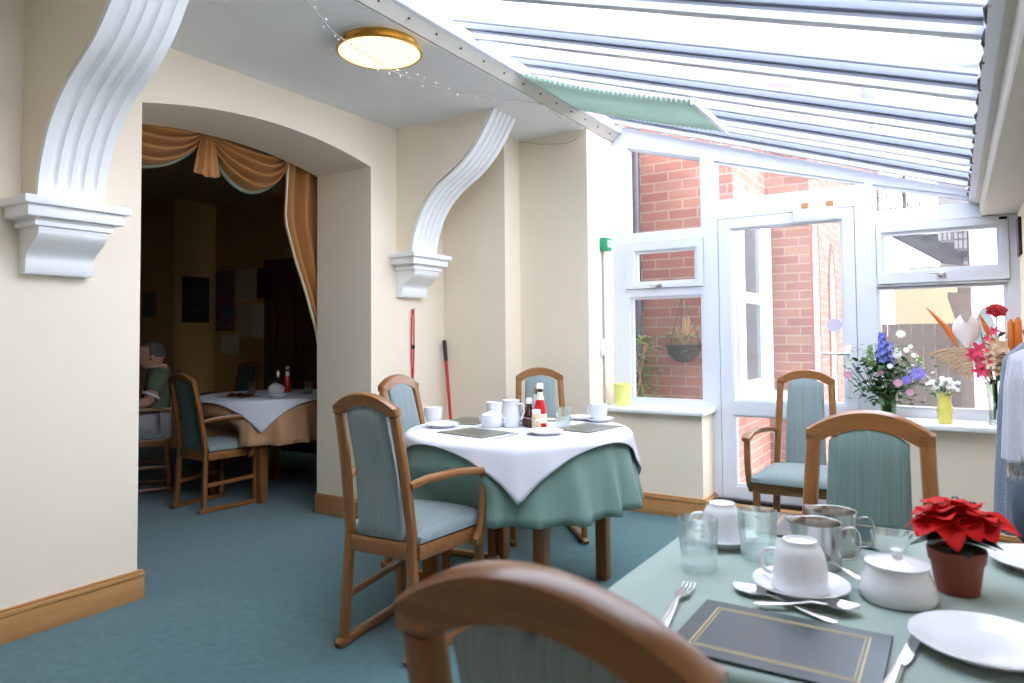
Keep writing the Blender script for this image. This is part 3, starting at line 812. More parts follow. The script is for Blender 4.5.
def tumbler(label, loc, s=1.0, group='clear glass tumblers'):
    t = thing('glass_tumbler', label, 'glass', loc, 0, group, s)
    MB().lathe([(.034, .030), (.036, .05), (.0385, .094), (.0372, .0945), (.0348, .05), (.0325, .030)], 40).build('glass_wall', m_tumbler, t, smooth=60)
    mb = MB(); vs = []
    N = 64
    pro = [(0, .0), (.031, 0), (.033, .004), (.034, .030), (.0325, .030), (.030, .012), (0, .010)]
    fs = []
    for k in range(N):
        a = 2 * pi * k / N
        for (r, z) in pro:
            rr = r + (.0009 * (k % 2) if r > .0305 and z < .03 else 0); vs.append(Vector((rr * cos(a), rr * sin(a), z)))
    q = len(pro)
    for k in range(N):
        for i in range(q - 1): fs.append([k * q + i, ((k + 1) % N) * q + i, ((k + 1) % N) * q + i + 1, k * q + i + 1])
    mb.faces(vs, fs); mb.build('ribbed_base', m_tumbase, t, smooth=20)
    return t
tb = tumbler('clear glass tumbler on the pale green cloth, closest to the table edge', (-.428, 1.335, Z0))
dup(tb, 'clear glass tumbler between the two upturned teacups', (-.345, 1.452, Z0), .4)
make_plate('saucer', 'white saucer under the upturned teacup beside the steel jugs', 'saucer', -.238, 1.300, .080, Z0, 'white saucers')
make_cup('upturned white teacup with its handle towards the tumbler, beside the steel jugs', (-.238, 1.300, Z0 + .0082), radians(165), True, 1.04)
make_plate('saucer', 'white saucer under the upturned teacup behind the tumblers', 'saucer', -.432, 1.512, .072, Z0, 'white saucers')
make_cup('upturned white teacup behind the two glass tumblers', (-.432, 1.512, Z0 + .0082), radians(190), True, 1.0)
cutlery('teaspoon', 'steel teaspoon resting across the saucer towards the sugar bowl', 'spoon', (-.140, 1.345), (-.236, 1.425), Z0 + .021)
# sugar bowl
t = thing('sugar_bowl', 'white lidded sugar bowl beside the red poinsettia', 'bowl', (-.093, 1.350, Z0))
MB().lathe([(0, .003), (.040, .003), (.042, 0), (.055, 0), (.0600, .008), (.0605, .016), (.054, .034), (.0475, .050), (.0465, .056), (.050, .060), (.047, .060), (.044, .054), (.050, .03), (.054, .012), (0, .007)], 44).build('bowl', m_china, t, smooth=50)
MB().lathe([(0, .070), (.008, .0695), (.024, .067), (.042, .0625), (.0495, .0615), (.050, .059), (.044, .058), (0, .058)], 44).build('lid', m_china, t, smooth=50)
MB().lathe([(0, .0845), (.0085, .084), (.010, .082), (.0085, .079), (.0072, .074), (.009, .067), (0, .066)], 24).build('lid_knob', m_china, t, smooth=50)
def steel_jug(label, loc, rz):
    t = thing('steel_jug', label, 'jug', loc, rz, 'small steel jugs')
    mb = MB(); N = 40; pro = [(0, .003), (.040, .003), (.043, .0), (.0435, .004), (.0430, .050), (.0425, .076), (.0445, .082), (.0450, .0845), (.0435, .084), (.0412, .076), (.0415, .02), (0, .008)]
    vs, fs = [], []; q = len(pro)
    for k in range(N):
        a = 2 * pi * k / N; lip = max(0, cos(a - pi)) ** 14
        for (r, z) in pro:
            f = max(0, (z - .06) / .025) if r > .03 else 0
            vs.append(Vector(((r + .014 * lip * f) * cos(a), (r + .014 * lip * f) * sin(a), z + .004 * lip * f)))
    for k in range(N):
        for i in range(q - 1): fs.append([k * q + i, ((k + 1) % N) * q + i, ((k + 1) % N) * q + i + 1, k * q + i + 1])
    mb.faces(vs, fs); mb.build('jug_body', m_steel, t, smooth=45)
    pts = spline([(.042, .072), (.060, .078), (.073, .070), (.076, .045), (.066, .022), (.042, .016)], 4)
    MB().sweep([(p.x, 0, p.y) for p in pts], (.009, .003), (0, 1, 0)).build('handle', m_steel, t)
    return t
jg = steel_jug('small steel milk jug beside the upturned teacup, in front of its twin', (-.236, 1.462, Z0), radians(12))
dup(jg, 'small steel milk jug behind its twin, its handle over the placemat', (-.222, 1.572, Z0), radians(0))
t = thing('glass_dish', 'small low glass dish behind the white sugar bowl', 'dish', (-.124, 1.625, Z0))
MB().lathe([(0, .004), (.022, .004), (.024, 0), (.028, .002), (.036, .04), (.0345, .0405), (.026, .008), (0, .007)], 32).build('dish_wall', m_tumbase, t, smooth=50)
make_plate('side_plate', 'white side plate on the pale green cloth beside the steel knife', 'plate', .026, 1.193, .097, Z0, 'white side plates')
make_plate('side_plate', 'white side plate behind the red poinsettia', 'plate', .135, 1.66, .095, Z0, 'white side plates')
# poinsettia
t = thing('potted_poinsettia', 'red poinsettia in a small terracotta coloured pot on the pale green cloth', 'plant', (-.008, 1.445, Z0))
MB().lathe([(0, .002), (.031, .002), (.033, 0), (.0405, .052), (.0435, .053), (.0462, .073), (.0445, .074), (.042, .062), (.0395, .060), (0, .058)], 36).build('flower_pot', m_pot, t, smooth=40)
MB().lathe([(.0405, .062), (.02, .066), (0, .067)], 24).build('soil', m_soil, t)
def leafblade(mb, base, az, pitch, L, W, curl, lobes=0.0, roll=0.0):
    """one pointed leaf: az heading, pitch up from horizontal, curl bends it down"""
    Mx = Matrix.Translation(base) @ Matrix.Rotation(az, 4, 'Z') @ Matrix.Rotation(roll, 4, 'X')
    def f(off):
        def g(u, v):
            w = W * (sin(pi * v ** .8) ** .8) * (1 + lobes * sin(v * 14)) + .0004
            s = 2 * u - 1; ang = pitch - curl * v
            x = L * v * cos(pitch - curl * v * .5); z = L * v * sin(pitch - curl * v * .5)
            return (x, s * w, z + off - .25 * w * (1 - abs(s)) + .06 * W * sin(v * 9 + s * 3))
        return g
    mb.slab(f(.0006), f(0), 6, 9, Mx)
mb = MB()
mb.tube([(0, 0, .06), (.003, .002, .10), (0, 0, .135)], .006, 8)
for i in range(5):
    a = i * 1.256; mb.tube([(0, 0, .085), (.018 * cos(a), .018 * sin(a), .11), (.026 * cos(a), .026 * sin(a), .13)], .003, 6)
mb.build('stem', m_leafdark, t)
rnd = random.Random(4)
mb = MB()
for i in range(8):
    leafblade(mb, (0, 0, .085 + .004 * (i % 3)), i * .785 + .3, .25 + .2 * (i % 2), .062 + .012 * (i % 3), .017, .9)
mb.build('leaves', m_leafdark, t, smooth=60)
for k, (bx, by, bz) in enumerate(((0, 0, .136), (.026, .010, .128), (-.022, -.016, .127))):
    mb = MB()
    for ring, (nn, L, W, p, cu) in enumerate(((6, .066, .024, .10, 1.1), (5, .050, .020, .45, 1.0), (3, .026, .012, .9, .8))):
        for i in range(nn):
            leafblade(mb, (bx, by, bz + .006 * ring), i * 2 * pi / nn + ring * .5 + k, p + rnd.uniform(-.15, .2), L * rnd.uniform(.88, 1.1), W * 1.05, cu + rnd.uniform(-.2, .3), .06, rnd.uniform(-.3, .3))
    mb.build('flower_head', m_bract, t, smooth=60)
    mb = MB()
    for i in range(4): mb.ball((bx + .004 * cos(i * 1.26), by + .005 * sin(i * 1.26), bz + .024), .0018, 8)
    mb.build('flower_centre', m_leafdark, t)

# --- on the round table by the window
def far_mat(label, x, y, rz):
    o = copy_tree(mt0); place(o, x, y, Z0 + .002, rz); o['label'] = label; return o
mt0 = mat_mesh(.29, .215, [m_mat_grey, m_mat_gold]); place(mt0, -1.875, 2.625, Z0 + .002, radians(-10))
tag(mt0, 'grey green placemat in front of the white sugar pot on the round table', 'placemat', 'grey green placemats')
far_mat('grey green placemat beside the teacup at the window edge of the round table', -1.50, 3.02, radians(82))
far_mat('grey green placemat behind the teacup at the wall edge of the round table', -2.16, 2.97, radians(-82))
far_mat('grey green placemat behind the ketchup bottle on the round table', -1.90, 3.21, radians(30))
ZF = Z0 + .002
cutlery('dinner_knife', 'steel knife beside the placemat on the round table', 'knife', (-1.675, 2.50), (-1.69, 2.71), ZF)
cutlery('teaspoon', 'steel spoon lying beside the condiment rack on the round table', 'spoon', (-1.585, 3.00), (-1.61, 2.87), ZF)
make_cup('white teacup standing by the wall edge of the round table', (-2.275, 2.815, ZF), radians(170), False, 1.05)
make_plate('side_plate', 'white side plate in front of the teacup at the wall edge of the round table', 'plate', -2.14, 2.715, .085, ZF, 'white side plates')
make_plate('side_plate', 'white side plate in front of the ketchup bottle', 'plate', -1.575, 2.745, .085, ZF, 'white side plates')
make_plate('saucer', 'white saucer under the teacup at the window edge of the round table', 'saucer', -1.565, 3.285, .078, ZF, 'white saucers')
make_cup('white teacup standing on its saucer at the window edge of the round table', (-1.565, 3.285, ZF + .0078), radians(170), False, 1.05)
make_plate('side_plate', 'white side plate behind the standing teacup at the window edge', 'plate', -1.67, 3.30, .07, ZF + .0006, 'white side plates')
make_plate('saucer', 'white saucer behind the white sugar pot on the round table', 'saucer', -2.10, 3.115, .075, ZF + .0045, 'white saucers')
make_cup('white teacup behind the white sugar pot on the round table', (-2.10, 3.115, ZF + .0123), radians(100), False, 1.0)
t = thing('sugar_pot', 'white lidded sugar pot on the round table', 'pot', (-1.925, 2.835, ZF))
MB().lathe([(0, .003), (.036, .003), (.038, 0), (.046, .002), (.057, .02), (.058, .045), (.052, .058), (.049, .058), (.05, .04), (.045, .01), (0, .007)], 36).build('bowl', m_china, t, smooth=50)
MB().lathe([(0, .098), (.008, .097), (.009, .088), (.006, .082), (.012, .078), (.035, .072), (.054, .060), (.054, .057), (0, .057)], 36).build('lid', m_china, t, smooth=50)
for s in (-1, 1):
    MB().tube([(s * .055, 0, .05), (s * .072, 0, .048), (s * .072, 0, .03), (s * .056, 0, .026)], .004, 8).build('handle', m_china, t)
t = thing('milk_jug', 'white lidded jug between the sugar pot and the condiment rack', 'jug', (-1.845, 2.885, ZF))
MB().lathe([(0, .003), (.035, .003), (.037, 0), (.042, .004), (.045, .04), (.040, .085), (.038, .115), (.044, .132), (.042, .133), (.035, .115), (.038, .08), (.041, .03), (0, .008)], 32).build('jug_body', m_china, t, smooth=50)
MB().tube([(.04, 0, .115), (.066, 0, .115), (.074, 0, .08), (.062, 0, .045), (.044, 0, .04)], .005, 8).build('handle', m_china, t)
t = thing('condiment_rack', 'chrome wire condiment rack on the round table', 'rack', (-1.735, 2.925, ZF), radians(-33))
mb = MB().box((-.115, -.05, .002), (.115, .05, .006), .002)
for z in (.05,):
    for a, b in (((-.115, -.05), (.115, -.05)), ((.115, -.05), (.115, .05)), ((.115, .05), (-.115, .05)), ((-.115, .05), (-.115, -.05))):
        mb.tube([(a[0], a[1], z), (b[0], b[1], z)], .0025, 6)
for sx in (-1, 1):
    for sy in (-1, 1): mb.tube([(sx * .115, sy * .05, 0), (sx * .115, sy * .05, .05)], .0025, 6)
mb.build('wire_frame', m_cutlery, t)
def rk(x, y): return (t.matrix_local if False else TM(-1.735, 2.925, ZF + .0065, radians(-33))) @ Vector((x, y, 0))
def bottle(name, label, x, y, parts, s=1.0):
    p = rk(x, y); b = thing(name, label, 'bottle' if 'shaker' not in name else 'shaker', p, 0, None, s)
    for nm, prof, m in parts: MB().lathe(prof, 28).build(nm, m, b, smooth=50)
    return b
KET = [('bottle_body', [(0, 0), (.028, 0), (.031, .006), (.031, .07), (.029, .09), (.020, .130), (.0135, .155), (.0135, .170), (0, .170)], m_ketchup),
       ('neck_label', [(.0205, .131), (.0145, .155), (.0145, .168), (.0135, .168), (.0135, .155), (.0195, .131)], m_label),
       ('front_label', [(.0316, .02), (.0316, .065), (.0312, .065), (.0312, .02)], m_label),
       ('neck_band', [(.0142, .168), (.0142, .182), (0, .182)], m_mahog),
       ('cap', [(.0155, .182), (.0165, .184), (.0165, .207), (.014, .210), (0, .210)], m_white)]
bottle('ketchup_bottle', 'tall red ketchup bottle with white cap in the condiment rack by the window', .035, .012, KET)
bottle('sauce_bottle', 'dark brown sauce bottle with white cap in the condiment rack', -.045, -.008,
       [('bottle_body', [(0, 0), (.034, 0), (.037, .006), (.037, .03), (.030, .06), (.016, .092), (.014, .105), (0, .105)], m_sauce),
        ('body_label', [(.0372, .008), (.0372, .030), (.0340, .045), (.0335, .045), (.0365, .03), (.0365, .008)], m_mahog), ('cap', [(.0155, .105), (.017, .108), (.016, .128), (.012, .134), (0, .134)], m_white)])
bottle('sauce_jar', 'small cream sauce jar with white lid in front of the ketchup bottle', .068, -.026,
       [('jar_body', [(0, 0), (.020, 0), (.022, .004), (.022, .058), (.019, .066), (0, .066)], m_mayo), ('lid', [(.020, .066), (.021, .068), (.021, .084), (.018, .088), (0, .088)], m_white)])
for lb, x, y in (('tall slim white pepper mill behind the brown sauce bottle', -.05, .034), ('tall slim white salt mill between the sauce bottle and ketchup', -.012, .034)):
    bottle('condiment_shaker', lb, x, y, [('shaker_body', [(0, 0), (.017, 0), (.018, .004), (.014, .09), (.0155, .15), (0, .15)], m_china), ('chrome_cap', [(.015, .15), (.014, .17), (.008, .19), (0, .192)], m_cutlery)])
for lb, x, y in (('glass salt shaker with chrome top at the end of the condiment rack', -.095, -.022), ('glass pepper shaker with chrome top at the back of the condiment rack', -.095, .024)):
    bottle('salt_shaker', lb, x, y, [('glass_body', [(0, 0), (.018, 0), (.019, .004), (.015, .06), (0, .06)], m_tumbase), ('chrome_cap', [(.0155, .06), (.016, .066), (.013, .088), (0, .094)], m_cutlery)])
dup(tb, 'clear glass tumbler beside the ketchup bottle on the round table', (-1.625, 3.015, ZF), .2)

# --- on the round table in the dim room
dup(tb, 'clear glass tumbler in the dim room, beside the table edge', (-4.80, 3.62, ZF), .2)
dup(tb, 'clear glass tumbler in the dim room, behind the white bowl', (-4.66, 3.72, ZF), .2)
dup(tb, 'clear glass tumbler in the dim room, next to the arch jamb', (-4.34, 3.80, ZF), .2)
t = thing('ketchup_bottle', 'dark sauce bottle with white cap on the dim room table', 'bottle', (-4.66, 3.86, ZF))
for nm, prof, m in KET:
    if nm != 'front_label': MB().lathe(prof, 24).build(nm, m, t, smooth=50)
t = thing('pepper_mill', 'slim chrome topped shaker beside the bottle in the dim room', 'shaker', (-4.74, 3.83, ZF))
MB().lathe([(0, 0), (.022, 0), (.022, .09), (.018, .12), (0, .12)], 20).build('shaker_body', m_mahog, t)
MB().lathe([(.018, .12), (.018, .165), (.012, .175), (0, .175)], 20).build('chrome_cap', m_cutlery, t)
t = thing('white_bowl', 'white china bowl on the dim room table', 'bowl', (-4.55, 3.66, ZF))
MB().lathe([(0, .004), (.04, .004), (.045, 0), (.062, .02), (.066, .05), (.05, .07), (.02, .085), (0, .088)], 28).build('bowl', m_china, t, smooth=50)
make_plate('side_plate', 'white side plate on the dim room table', 'plate', -4.36, 3.52, .085, ZF, 'white side plates')
dm = copy_tree(mt); place(dm, -4.62, 3.36, ZF, radians(4)); dm['label'] = 'dark placemat on the dim room table in front of the armchair'
nk = MB().slab(lambda u, v: (.16 * (u - .5), .10 * (v - .5), .010 + .014 * abs(sin(u * 7 + v * 3))), lambda u, v: (.16 * (u - .5), .10 * (v - .5), .001), 14, 8).build('folded_napkin', m_mahog, smooth=60)
place(nk, -4.60, 3.37, ZF + .0047, .3); tag(nk, 'folded dark red napkin on the dim room placemat', 'napkin')
# ------------------------------------------------------------------ flowers
def petal_flower(mb, c, d, n, L, W, cup=.3, rnd=random):
    d = Vector(d).normalized(); q = d.to_track_quat('Z', 'Y').to_matrix().to_4x4()
    Mx = Matrix.Translation(c) @ q
    for i in range(n):
        a = 2 * pi * i / n + rnd.uniform(-.1, .1); M2 = Mx @ Matrix.Rotation(a, 4, 'Z')
        mb.grid(lambda u, v: (L * v, (2 * u - 1) * W * sin(pi * (.12 + .8 * v)), cup * L * v * (1.4 - v) + .15 * W * (2 * u - 1) ** 2), 3, 4, M2)
def leaf_cluster(mb, pts, L, W, rnd):
    for p in pts:
        az = rnd.uniform(0, 6.28); leafblade(mb, p, az, rnd.uniform(-.4, .9), L * rnd.uniform(.7, 1.3), W, rnd.uniform(.2, 1.1), 0, rnd.uniform(-.5, .5))
SZ = .698
# bouquet in the green tinted vase
rnd = random.Random(21)
t = thing('flower_vase', 'glass vase of blue and white garden flowers on the sill beside the door', 'flowers', (-.335, 4.565, SZ))
MB().lathe([(0, .006), (.030, .006), (.034, 0), (.038, .02), (.040, .06), (.048, .12), (.053, .15), (.051, .151), (.045, .12), (.037, .06), (.033, .02), (0, .014)], 32).build('vase', m_greenvase, t, smooth=60)
mb = MB(); tips = []
for i in range(34):
    a = rnd.uniform(0, 6.28); r = .24 * sqrt(rnd.random()); h = .46 - .9 * r + rnd.uniform(-.06, .05)
    tip = (r * cos(a) * 1.0 - .01, r * sin(a) * .55, max(.2, h)); tips.append(tip)
    mb.tube([(rnd.uniform(-.02, .02), rnd.uniform(-.02, .02), .02), (tip[0] * .25, tip[1] * .25, .17), (tip[0] * .7, tip[1] * .7, tip[2] * .72), tip], .0022, 5)
mb.build('stems', m_leaf, t)
mb = MB(); leaf_cluster(mb, [(rnd.gauss(0, .07), rnd.gauss(0, .045), rnd.uniform(.09, .34)) for _ in range(340)], .045, .012, rnd); mb.build('foliage', m_leaf, t, smooth=60)
mb = MB(); leaf_cluster(mb, [(rnd.gauss(0, .11), rnd.gauss(0, .055), rnd.uniform(.26, .43)) for _ in range(110)], .032, .006, rnd); mb.build('light_foliage', m_leaf2, t, smooth=60)
def spire(name, x, y, z0, z1, m, r, n):
    mb = MB()
    for k in range(n):
        f = k / n; a = k * 2.4; z = z0 + (z1 - z0) * f; rr = .022 * (1 - .6 * f)
        petal_flower(mb, (x + rr * cos(a), y + rr * sin(a), z), (cos(a), sin(a), .4), 5, r * (1 - .4 * f), r * .45, .3, rnd)
    mb.build(name, m, t, smooth=60)
spire('delphinium', -.02, -.04, .33, .50, m_blue, .024, 26); spire('delphinium', .015, -.02, .30, .44, m_violet, .024, 20); spire('goldenrod', -.085, -.02, .30, .43, m_leaf2, .014, 30)
for (x, y, z, m, L) in ((.155, -.09, .27, m_violet, .040), (.10, -.08, .235, m_violet, .028), (.055, -.06, .375, m_whitef, .026), (.075, -.03, .49, m_whitef, .026), (.10, -.02, .40, m_whitef, .018), (.135, .0, .37, m_whitef, .015), (.12, -.01, .42, m_whitef, .014), (.06, -.10, .215, m_pinkf, .026),
                        (.115, -.09, .165, m_pinkf, .022), (-.20, -.07, .255, m_pinkf, .026), (-.03, -.09, .27, m_pinkf, .018), (.02, -.09, .31, m_whitef, .016), (.16, .0, .345, m_leaf2, .02)):
    mb = MB()
    for ring in range(2): petal_flower(mb, (x, y, z), (.05, -1, .35), 9 - 3 * ring, L * (1 - .35 * ring), L * .3, .25 + .5 * ring, rnd)
    mb.build('flower', m, t, smooth=60)
mb = MB()
for i in range(26):
    x = .02 + .011 * i; mb.ball((.03 + .008 * i, -.03 + rnd.uniform(-.03, .03), .36 + .05 * sin(i * .5) - .003 * i + rnd.uniform(-.02, .02)), .006, 6)
mb.build('white_sprays', m_whitef, t)
# small yellow vase
rnd = random.Random(8)
t = thing('flower_vase', 'small yellow glass vase of tiny white flowers on the window sill', 'flowers', (-.058, 4.50, SZ))
MB().lathe([(0, .006), (.030, .006), (.034, 0), (.036, .03), (.033, .05), (.038, .065), (.038, .095), (.030, .115), (.033, .150), (.040, .168), (.038, .168), (.028, .13), (.034, .09), (.030, .02), (0, .012)], 12).build('vase', m_yellowvase, t, smooth=30)
mb = MB(); leaf_cluster(mb, [(rnd.gauss(0, .03), rnd.gauss(0, .02), rnd.uniform(.15, .22)) for _ in range(60)], .03, .006, rnd); mb.build('foliage', m_leaf, t, smooth=60)
for k in range(22):
    a = rnd.uniform(0, 6.28); r = .085 * sqrt(rnd.random()); c = (r * cos(a), r * sin(a) * .6 - .01, .235 + rnd.uniform(-.035, .03) - r * .3)
    mb = MB(); petal_flower(mb, c, (cos(a) * .4, -.8, .6), 9, .014, .005, .15, rnd); mb.ball((c[0], c[1] - .002, c[2] + .002), .003, 6); mb.tube([c, (c[0] * .4, c[1] * .4, .15)], .001, 4); mb.build('flower', m_whitef, t, smooth=60)
# tall clear vase of exotic blooms
rnd = random.Random(15)
t = thing('flower_vase', 'tall clear vase of red, orange and pink blooms on the window sill', 'flowers', (.178, 4.545, SZ))
MB().lathe([(0, .01), (.030, .01), (.036, 0), (.040, .006), (.034, .03), (.036, .08), (.044, .17), (.054, .228), (.052, .229), (.041, .17), (.032, .08), (.03, .03), (0, .025)], 14).build('vase', m_glassvase, t, smooth=30)
mb = MB()
B3 = [(.012, -.01, .60), (-.10, 0, .45), (-.19, .0, .53), (-.06, -.01, .50), (.02, 0, .44), (-.07, -.03, .38), (.02, -.03, .35), (.04, 0, .40), (-.02, .01, .33), (-.09, -.02, .32)]
for p in B3: mb.tube([(rnd.uniform(-.02, .02), rnd.uniform(-.02, .02), .03), (p[0] * .15, p[1] * .2, .22), (p[0] * .7, p[1] * .7, p[2] * .8), p], .003, 6)
mb.build('stems', m_leaf, t)
mb = MB(); leaf_cluster(mb, [(rnd.gauss(.0, .03), rnd.gauss(0, .03), rnd.uniform(.24, .5)) for _ in range(34)], .05, .014, rnd); mb.build('foliage', m_leafdark, t, smooth=60)
mb = MB()
for ring in range(4): petal_flower(mb, (.012, -.01, .605 + .006 * ring), (.1, -.7, .7), 7 - ring, .052 - .010 * ring, .026 - .005 * ring, .35 + .3 * ring, rnd)
mb.build('rose', m_redrose, t, smooth=60)
m_anth = mat('pale_spathe', (236, 222, 218), .5)
mb = MB()       # pale anthurium spathe
mb.slab(lambda u, v: (-.125 + (2 * u - 1) * .066 * sin(pi * (.08 + .84 * v)) ** .7, -.02 - .03 * sin(pi * u), .575 - .16 * v + .02 * (2 * u - 1) ** 2 - (.03 if v < .1 else 0) * (1 - abs(2 * u - 1))),
        lambda u, v: (-.125 + (2 * u - 1) * .066 * sin(pi * (.08 + .84 * v)) ** .7, -.016 - .03 * sin(pi * u), .575 - .16 * v + .02 * (2 * u - 1) ** 2 - (.03 if v < .1 else 0) * (1 - abs(2 * u - 1))), 12, 12)
mb.build('spathe_flower', m_anth, t, smooth=60)
for (x0_, z0_, x1_, z1_) in ((-.15, .44, -.31, .64), (-.17, .42, -.25, .58), (-.005, .44, -.065, .60)):
    mb = MB(); mb.tube([(x0_, -.01, z0_), ((x0_ + x1_) / 2, -.015, (z0_ + z1_) / 2), (x1_, -.02, z1_)], [.005, .014, .002], 8); mb.build('orange_bloom', m_orange, t, smooth=60)
for (x, z, L, m) in ((-.07, .40, .050, m_magenta), (-.10, .375, .040, m_magenta), (-.05, .335, .042, m_magenta), (-.065, .285, .045, m_magenta), (.0, .50, .03, m_magenta), (-.03, .46, .025, m_magenta), (.0, .44, .045, m_peach), (.035, .415, .042, m_peach), (-.02, .40, .04, m_peach),
                     (.02, .36, .045, m_peach), (-.02, .335, .042, m_peach), (.035, .33, .04, m_peach), (.015, .29, .04, m_peach), (-.01, .37, .02, m_pinkf)):
    mb = MB(); petal_flower(mb, (x, -.035 + rnd.uniform(-.01, .01), z), (rnd.uniform(-.3, .3), -1, rnd.uniform(0, .5)), 6, L, L * .25, .45, rnd); mb.build('flower', m, t, smooth=60)
for k in range(9):
    a = k / 8; mb = MB()
    pts = [(-.01, -.02, .24), (-.07 - .02 * a, -.03, .37 - .07 * a), (-.18 + .07 * a, -.03, .41 - .14 * a), (-.30 + .17 * a, -.03, .375 - .13 * a)]
    mb.tube([(p.x, -.03, p.y) for p in spline([(q[0], q[2]) for q in pts], 4)], [.0018 + .004 * (i / 12) for i in range(13)], 5)
    mb.build('dry_grass', m_straw, t, smooth=60)
# pokers in a corner vase
t = thing('flower_vase', 'vase of orange poker flowers tucked in the corner behind the knitwear', 'flowers', (.262, 4.50, SZ))
MB().lathe([(0, .006), (.026, .006), (.03, 0), (.034, .1), (.03, .16), (.033, .18), (.031, .18), (.026, .16), (.03, .08), (0, .012)], 20).build('vase', m_glassvase, t, smooth=50)
for (x, y, h) in ((-.012, 0, .565), (.018, -.01, .575)):
    MB().tube([(0, 0, .02), (x, y, h - .17)], .004, 6).build('stem', m_leaf, t)
    MB().tube([(x, y, h - .17), (x, y, h - .15), (x, y, h - .02), (x, y, h)], [.006, .017, .015, .005], 10).build('orange_bloom', m_orange, t, smooth=60)
mb = MB(); rnd = random.Random(3)
for k in range(9): leafblade(mb, (-.015, 0, .26 + .015 * k), rnd.uniform(2.2, 4.2), .5, .075, .022, .5)
mb.build('foliage', m_leafdark, t, smooth=60)
# yellow pot
t = thing('plant_pot', 'lemon yellow plant pot on the window sill beside the white pillar', 'pot', (-2.0, 4.60, SZ), scale=1.15)
MB().lathe([(0, .004), (.042, .004), (.045, 0), (.054, .120), (.057, .122), (.057, .135), (.053, .136), (.05, .12), (.042, .01), (0, .01)], 32).build('pot_wall', m_yellow, t, smooth=40)
# ------------------------------------------------------------------ ceiling and wall fittings
t = thing('ceiling_lamp', 'round flush ceiling lamp, lit, with a brass ring', 'lamp', (-2.33, 2.48, ZC))
MB().lathe([(0, 0), (.185, 0), (.19, -.012), (.175, -.03), (.165, -.03), (0, -.02)], 48).build('lamp_base', m_brass, t, smooth=50)
MB().lathe([(.165, -.028), (.205, -.040), (.208, -.046), (.204, -.052), (.196, -.050), (.196, -.044), (.16, -.032)], 56).build('brass_ring', m_brass, t, smooth=50)
MB().lathe([(.197, -.046), (.18, -.056), (.14, -.068), (.08, -.077), (0, -.080)], 56).build('lamp_shade', m_lamp, t, smooth=60)
t = thing('smoke_detector', 'small round white detector on the ceiling above the arch', 'detector', (-2.55, 1.74, ZC))
MB().lathe([(0, 0), (.05, 0), (.052, -.012), (.045, -.025), (.03, -.032), (0, -.033)], 32).build('detector_body', m_white, t, smooth=40)
MB().lathe([(.036, -.022), (.040, -.030), (.030, -.036), (0, -.036)], 24).build('detector_vent', m_ceil, t)
# fairy lights strung under the ceiling
t = thing('fairy_lights', 'string of tiny clear fairy lights looped across the ceiling below the lamp', 'lights', (-2.3, 2.5, ZC))
P = [(-2.06, 1.55, 2.61), (-2.174, 1.883, 2.56), (-2.225, 2.007, 2.558), (-2.272, 2.11, 2.55), (-2.282, 2.205, 2.535), (-2.302, 2.318, 2.533), (-2.325, 2.442, 2.533), (-2.342, 2.567, 2.533), (-2.346, 2.661, 2.535), (-2.335, 2.78, 2.543),
     (-2.361, 2.922, 2.56), (-2.337, 3.07, 2.572), (-2.30, 3.20, 2.588), (-2.228, 3.391, 2.598), (-2.16, 3.50, 2.61), (-2.10, 3.70, 2.622), (-2.118, 3.88, 2.615), (-2.125, 4.05, 2.605), (-2.128, 4.20, 2.604), (-2.135, 4.285, 2.60),
     (-2.24, 4.295, 2.55), (-2.35, 4.295, 2.556), (-2.48, 4.295, 2.575), (-2.58, 4.295, 2.60), (-2.66, 4.285, 2.612)]
def cr3(P, k):
    out = []
    for i in range(len(P) - 1):
        p0, p1, p2, p3 = (Vector(P[max(i - 1, 0)]), Vector(P[i]), Vector(P[i + 1]), Vector(P[min(i + 2, len(P) - 1)]))
        for j in range(k):
            s = j / k; out.append(.5 * ((2 * p1) + (p2 - p0) * s + (2 * p0 - 5 * p1 + 4 * p2 - p3) * s * s + (3 * p1 - p0 - 3 * p2 + p3) * s ** 3))
    return out + [Vector(P[-1])]
o0 = Vector((-2.3, 2.5, ZC)); path = [p - o0 for p in cr3(P, 4)]
MB().tube(path, .0022, 5).build('light_wire', m_wire, t)
rnd = random.Random(2)
for k in range(1, 80, 2):
    p = path[k]; d = Vector((rnd.uniform(-1, 1), rnd.uniform(-.5, .5), rnd.uniform(-1, .6))).normalized() * rnd.uniform(.012, .028)
    MB().tube([p, p + d], .0012, 4).tube([p + d, p + d * 1.35], [.005, .0045], 6).build('fairy_bulb', m_bulb, t)
# pleated roof blind in one bay, half drawn
t = thing('roof_blind', 'sage green pleated blind half drawn under one bay of the glazed roof', 'blind', (-2.0, 3.2, 2.7))
o0 = Vector((-2.0, 3.2, 2.7)); y0_, y1_ = 3.45, 4.06
xe = -1.10
def bl(off):
    def f(u, v):
        x = -2.45 + (xe + 2.45) * u; n = 50; ph = (u * n) % 1; zz = abs(ph - .5) * 2
        sag = .02 * sin(pi * u); ys = y0_ - .40 * max(0, 1 - u / .62) ** 1.5
        return Vector((x, ys + (y1_ - ys) * v, R(x) - .018 - sag - .028 * zz + off)) - o0
    return f
MB().slab(bl(.001), bl(0), 200, 3).build('pleated_fabric', m_blind, t, smooth=0)
Mx = Matrix.Translation(Vector((xe, 0, R(xe) - .03)) - o0)
MB().box((-.004, y0_ - .008, -.018), (.018, y1_ + .008, .016), .003, Mx).build('end_rail', m_upvc, t)
for y in (y0_, y1_ - .02): MB().box((.018, y + .005, -.006), (.020, y + .013, .002), 0, Mx).build('rail_screw', m_gasket, t, smooth=0)
for y in (y0_ + .06, y1_ - .06): MB().tube([Vector((-2.03, y, R(-2.03) - .02)) - o0, Vector((.06, y, R(.06) - .01)) - o0], .0012, 4).build('guide_wire', m_wire, t)
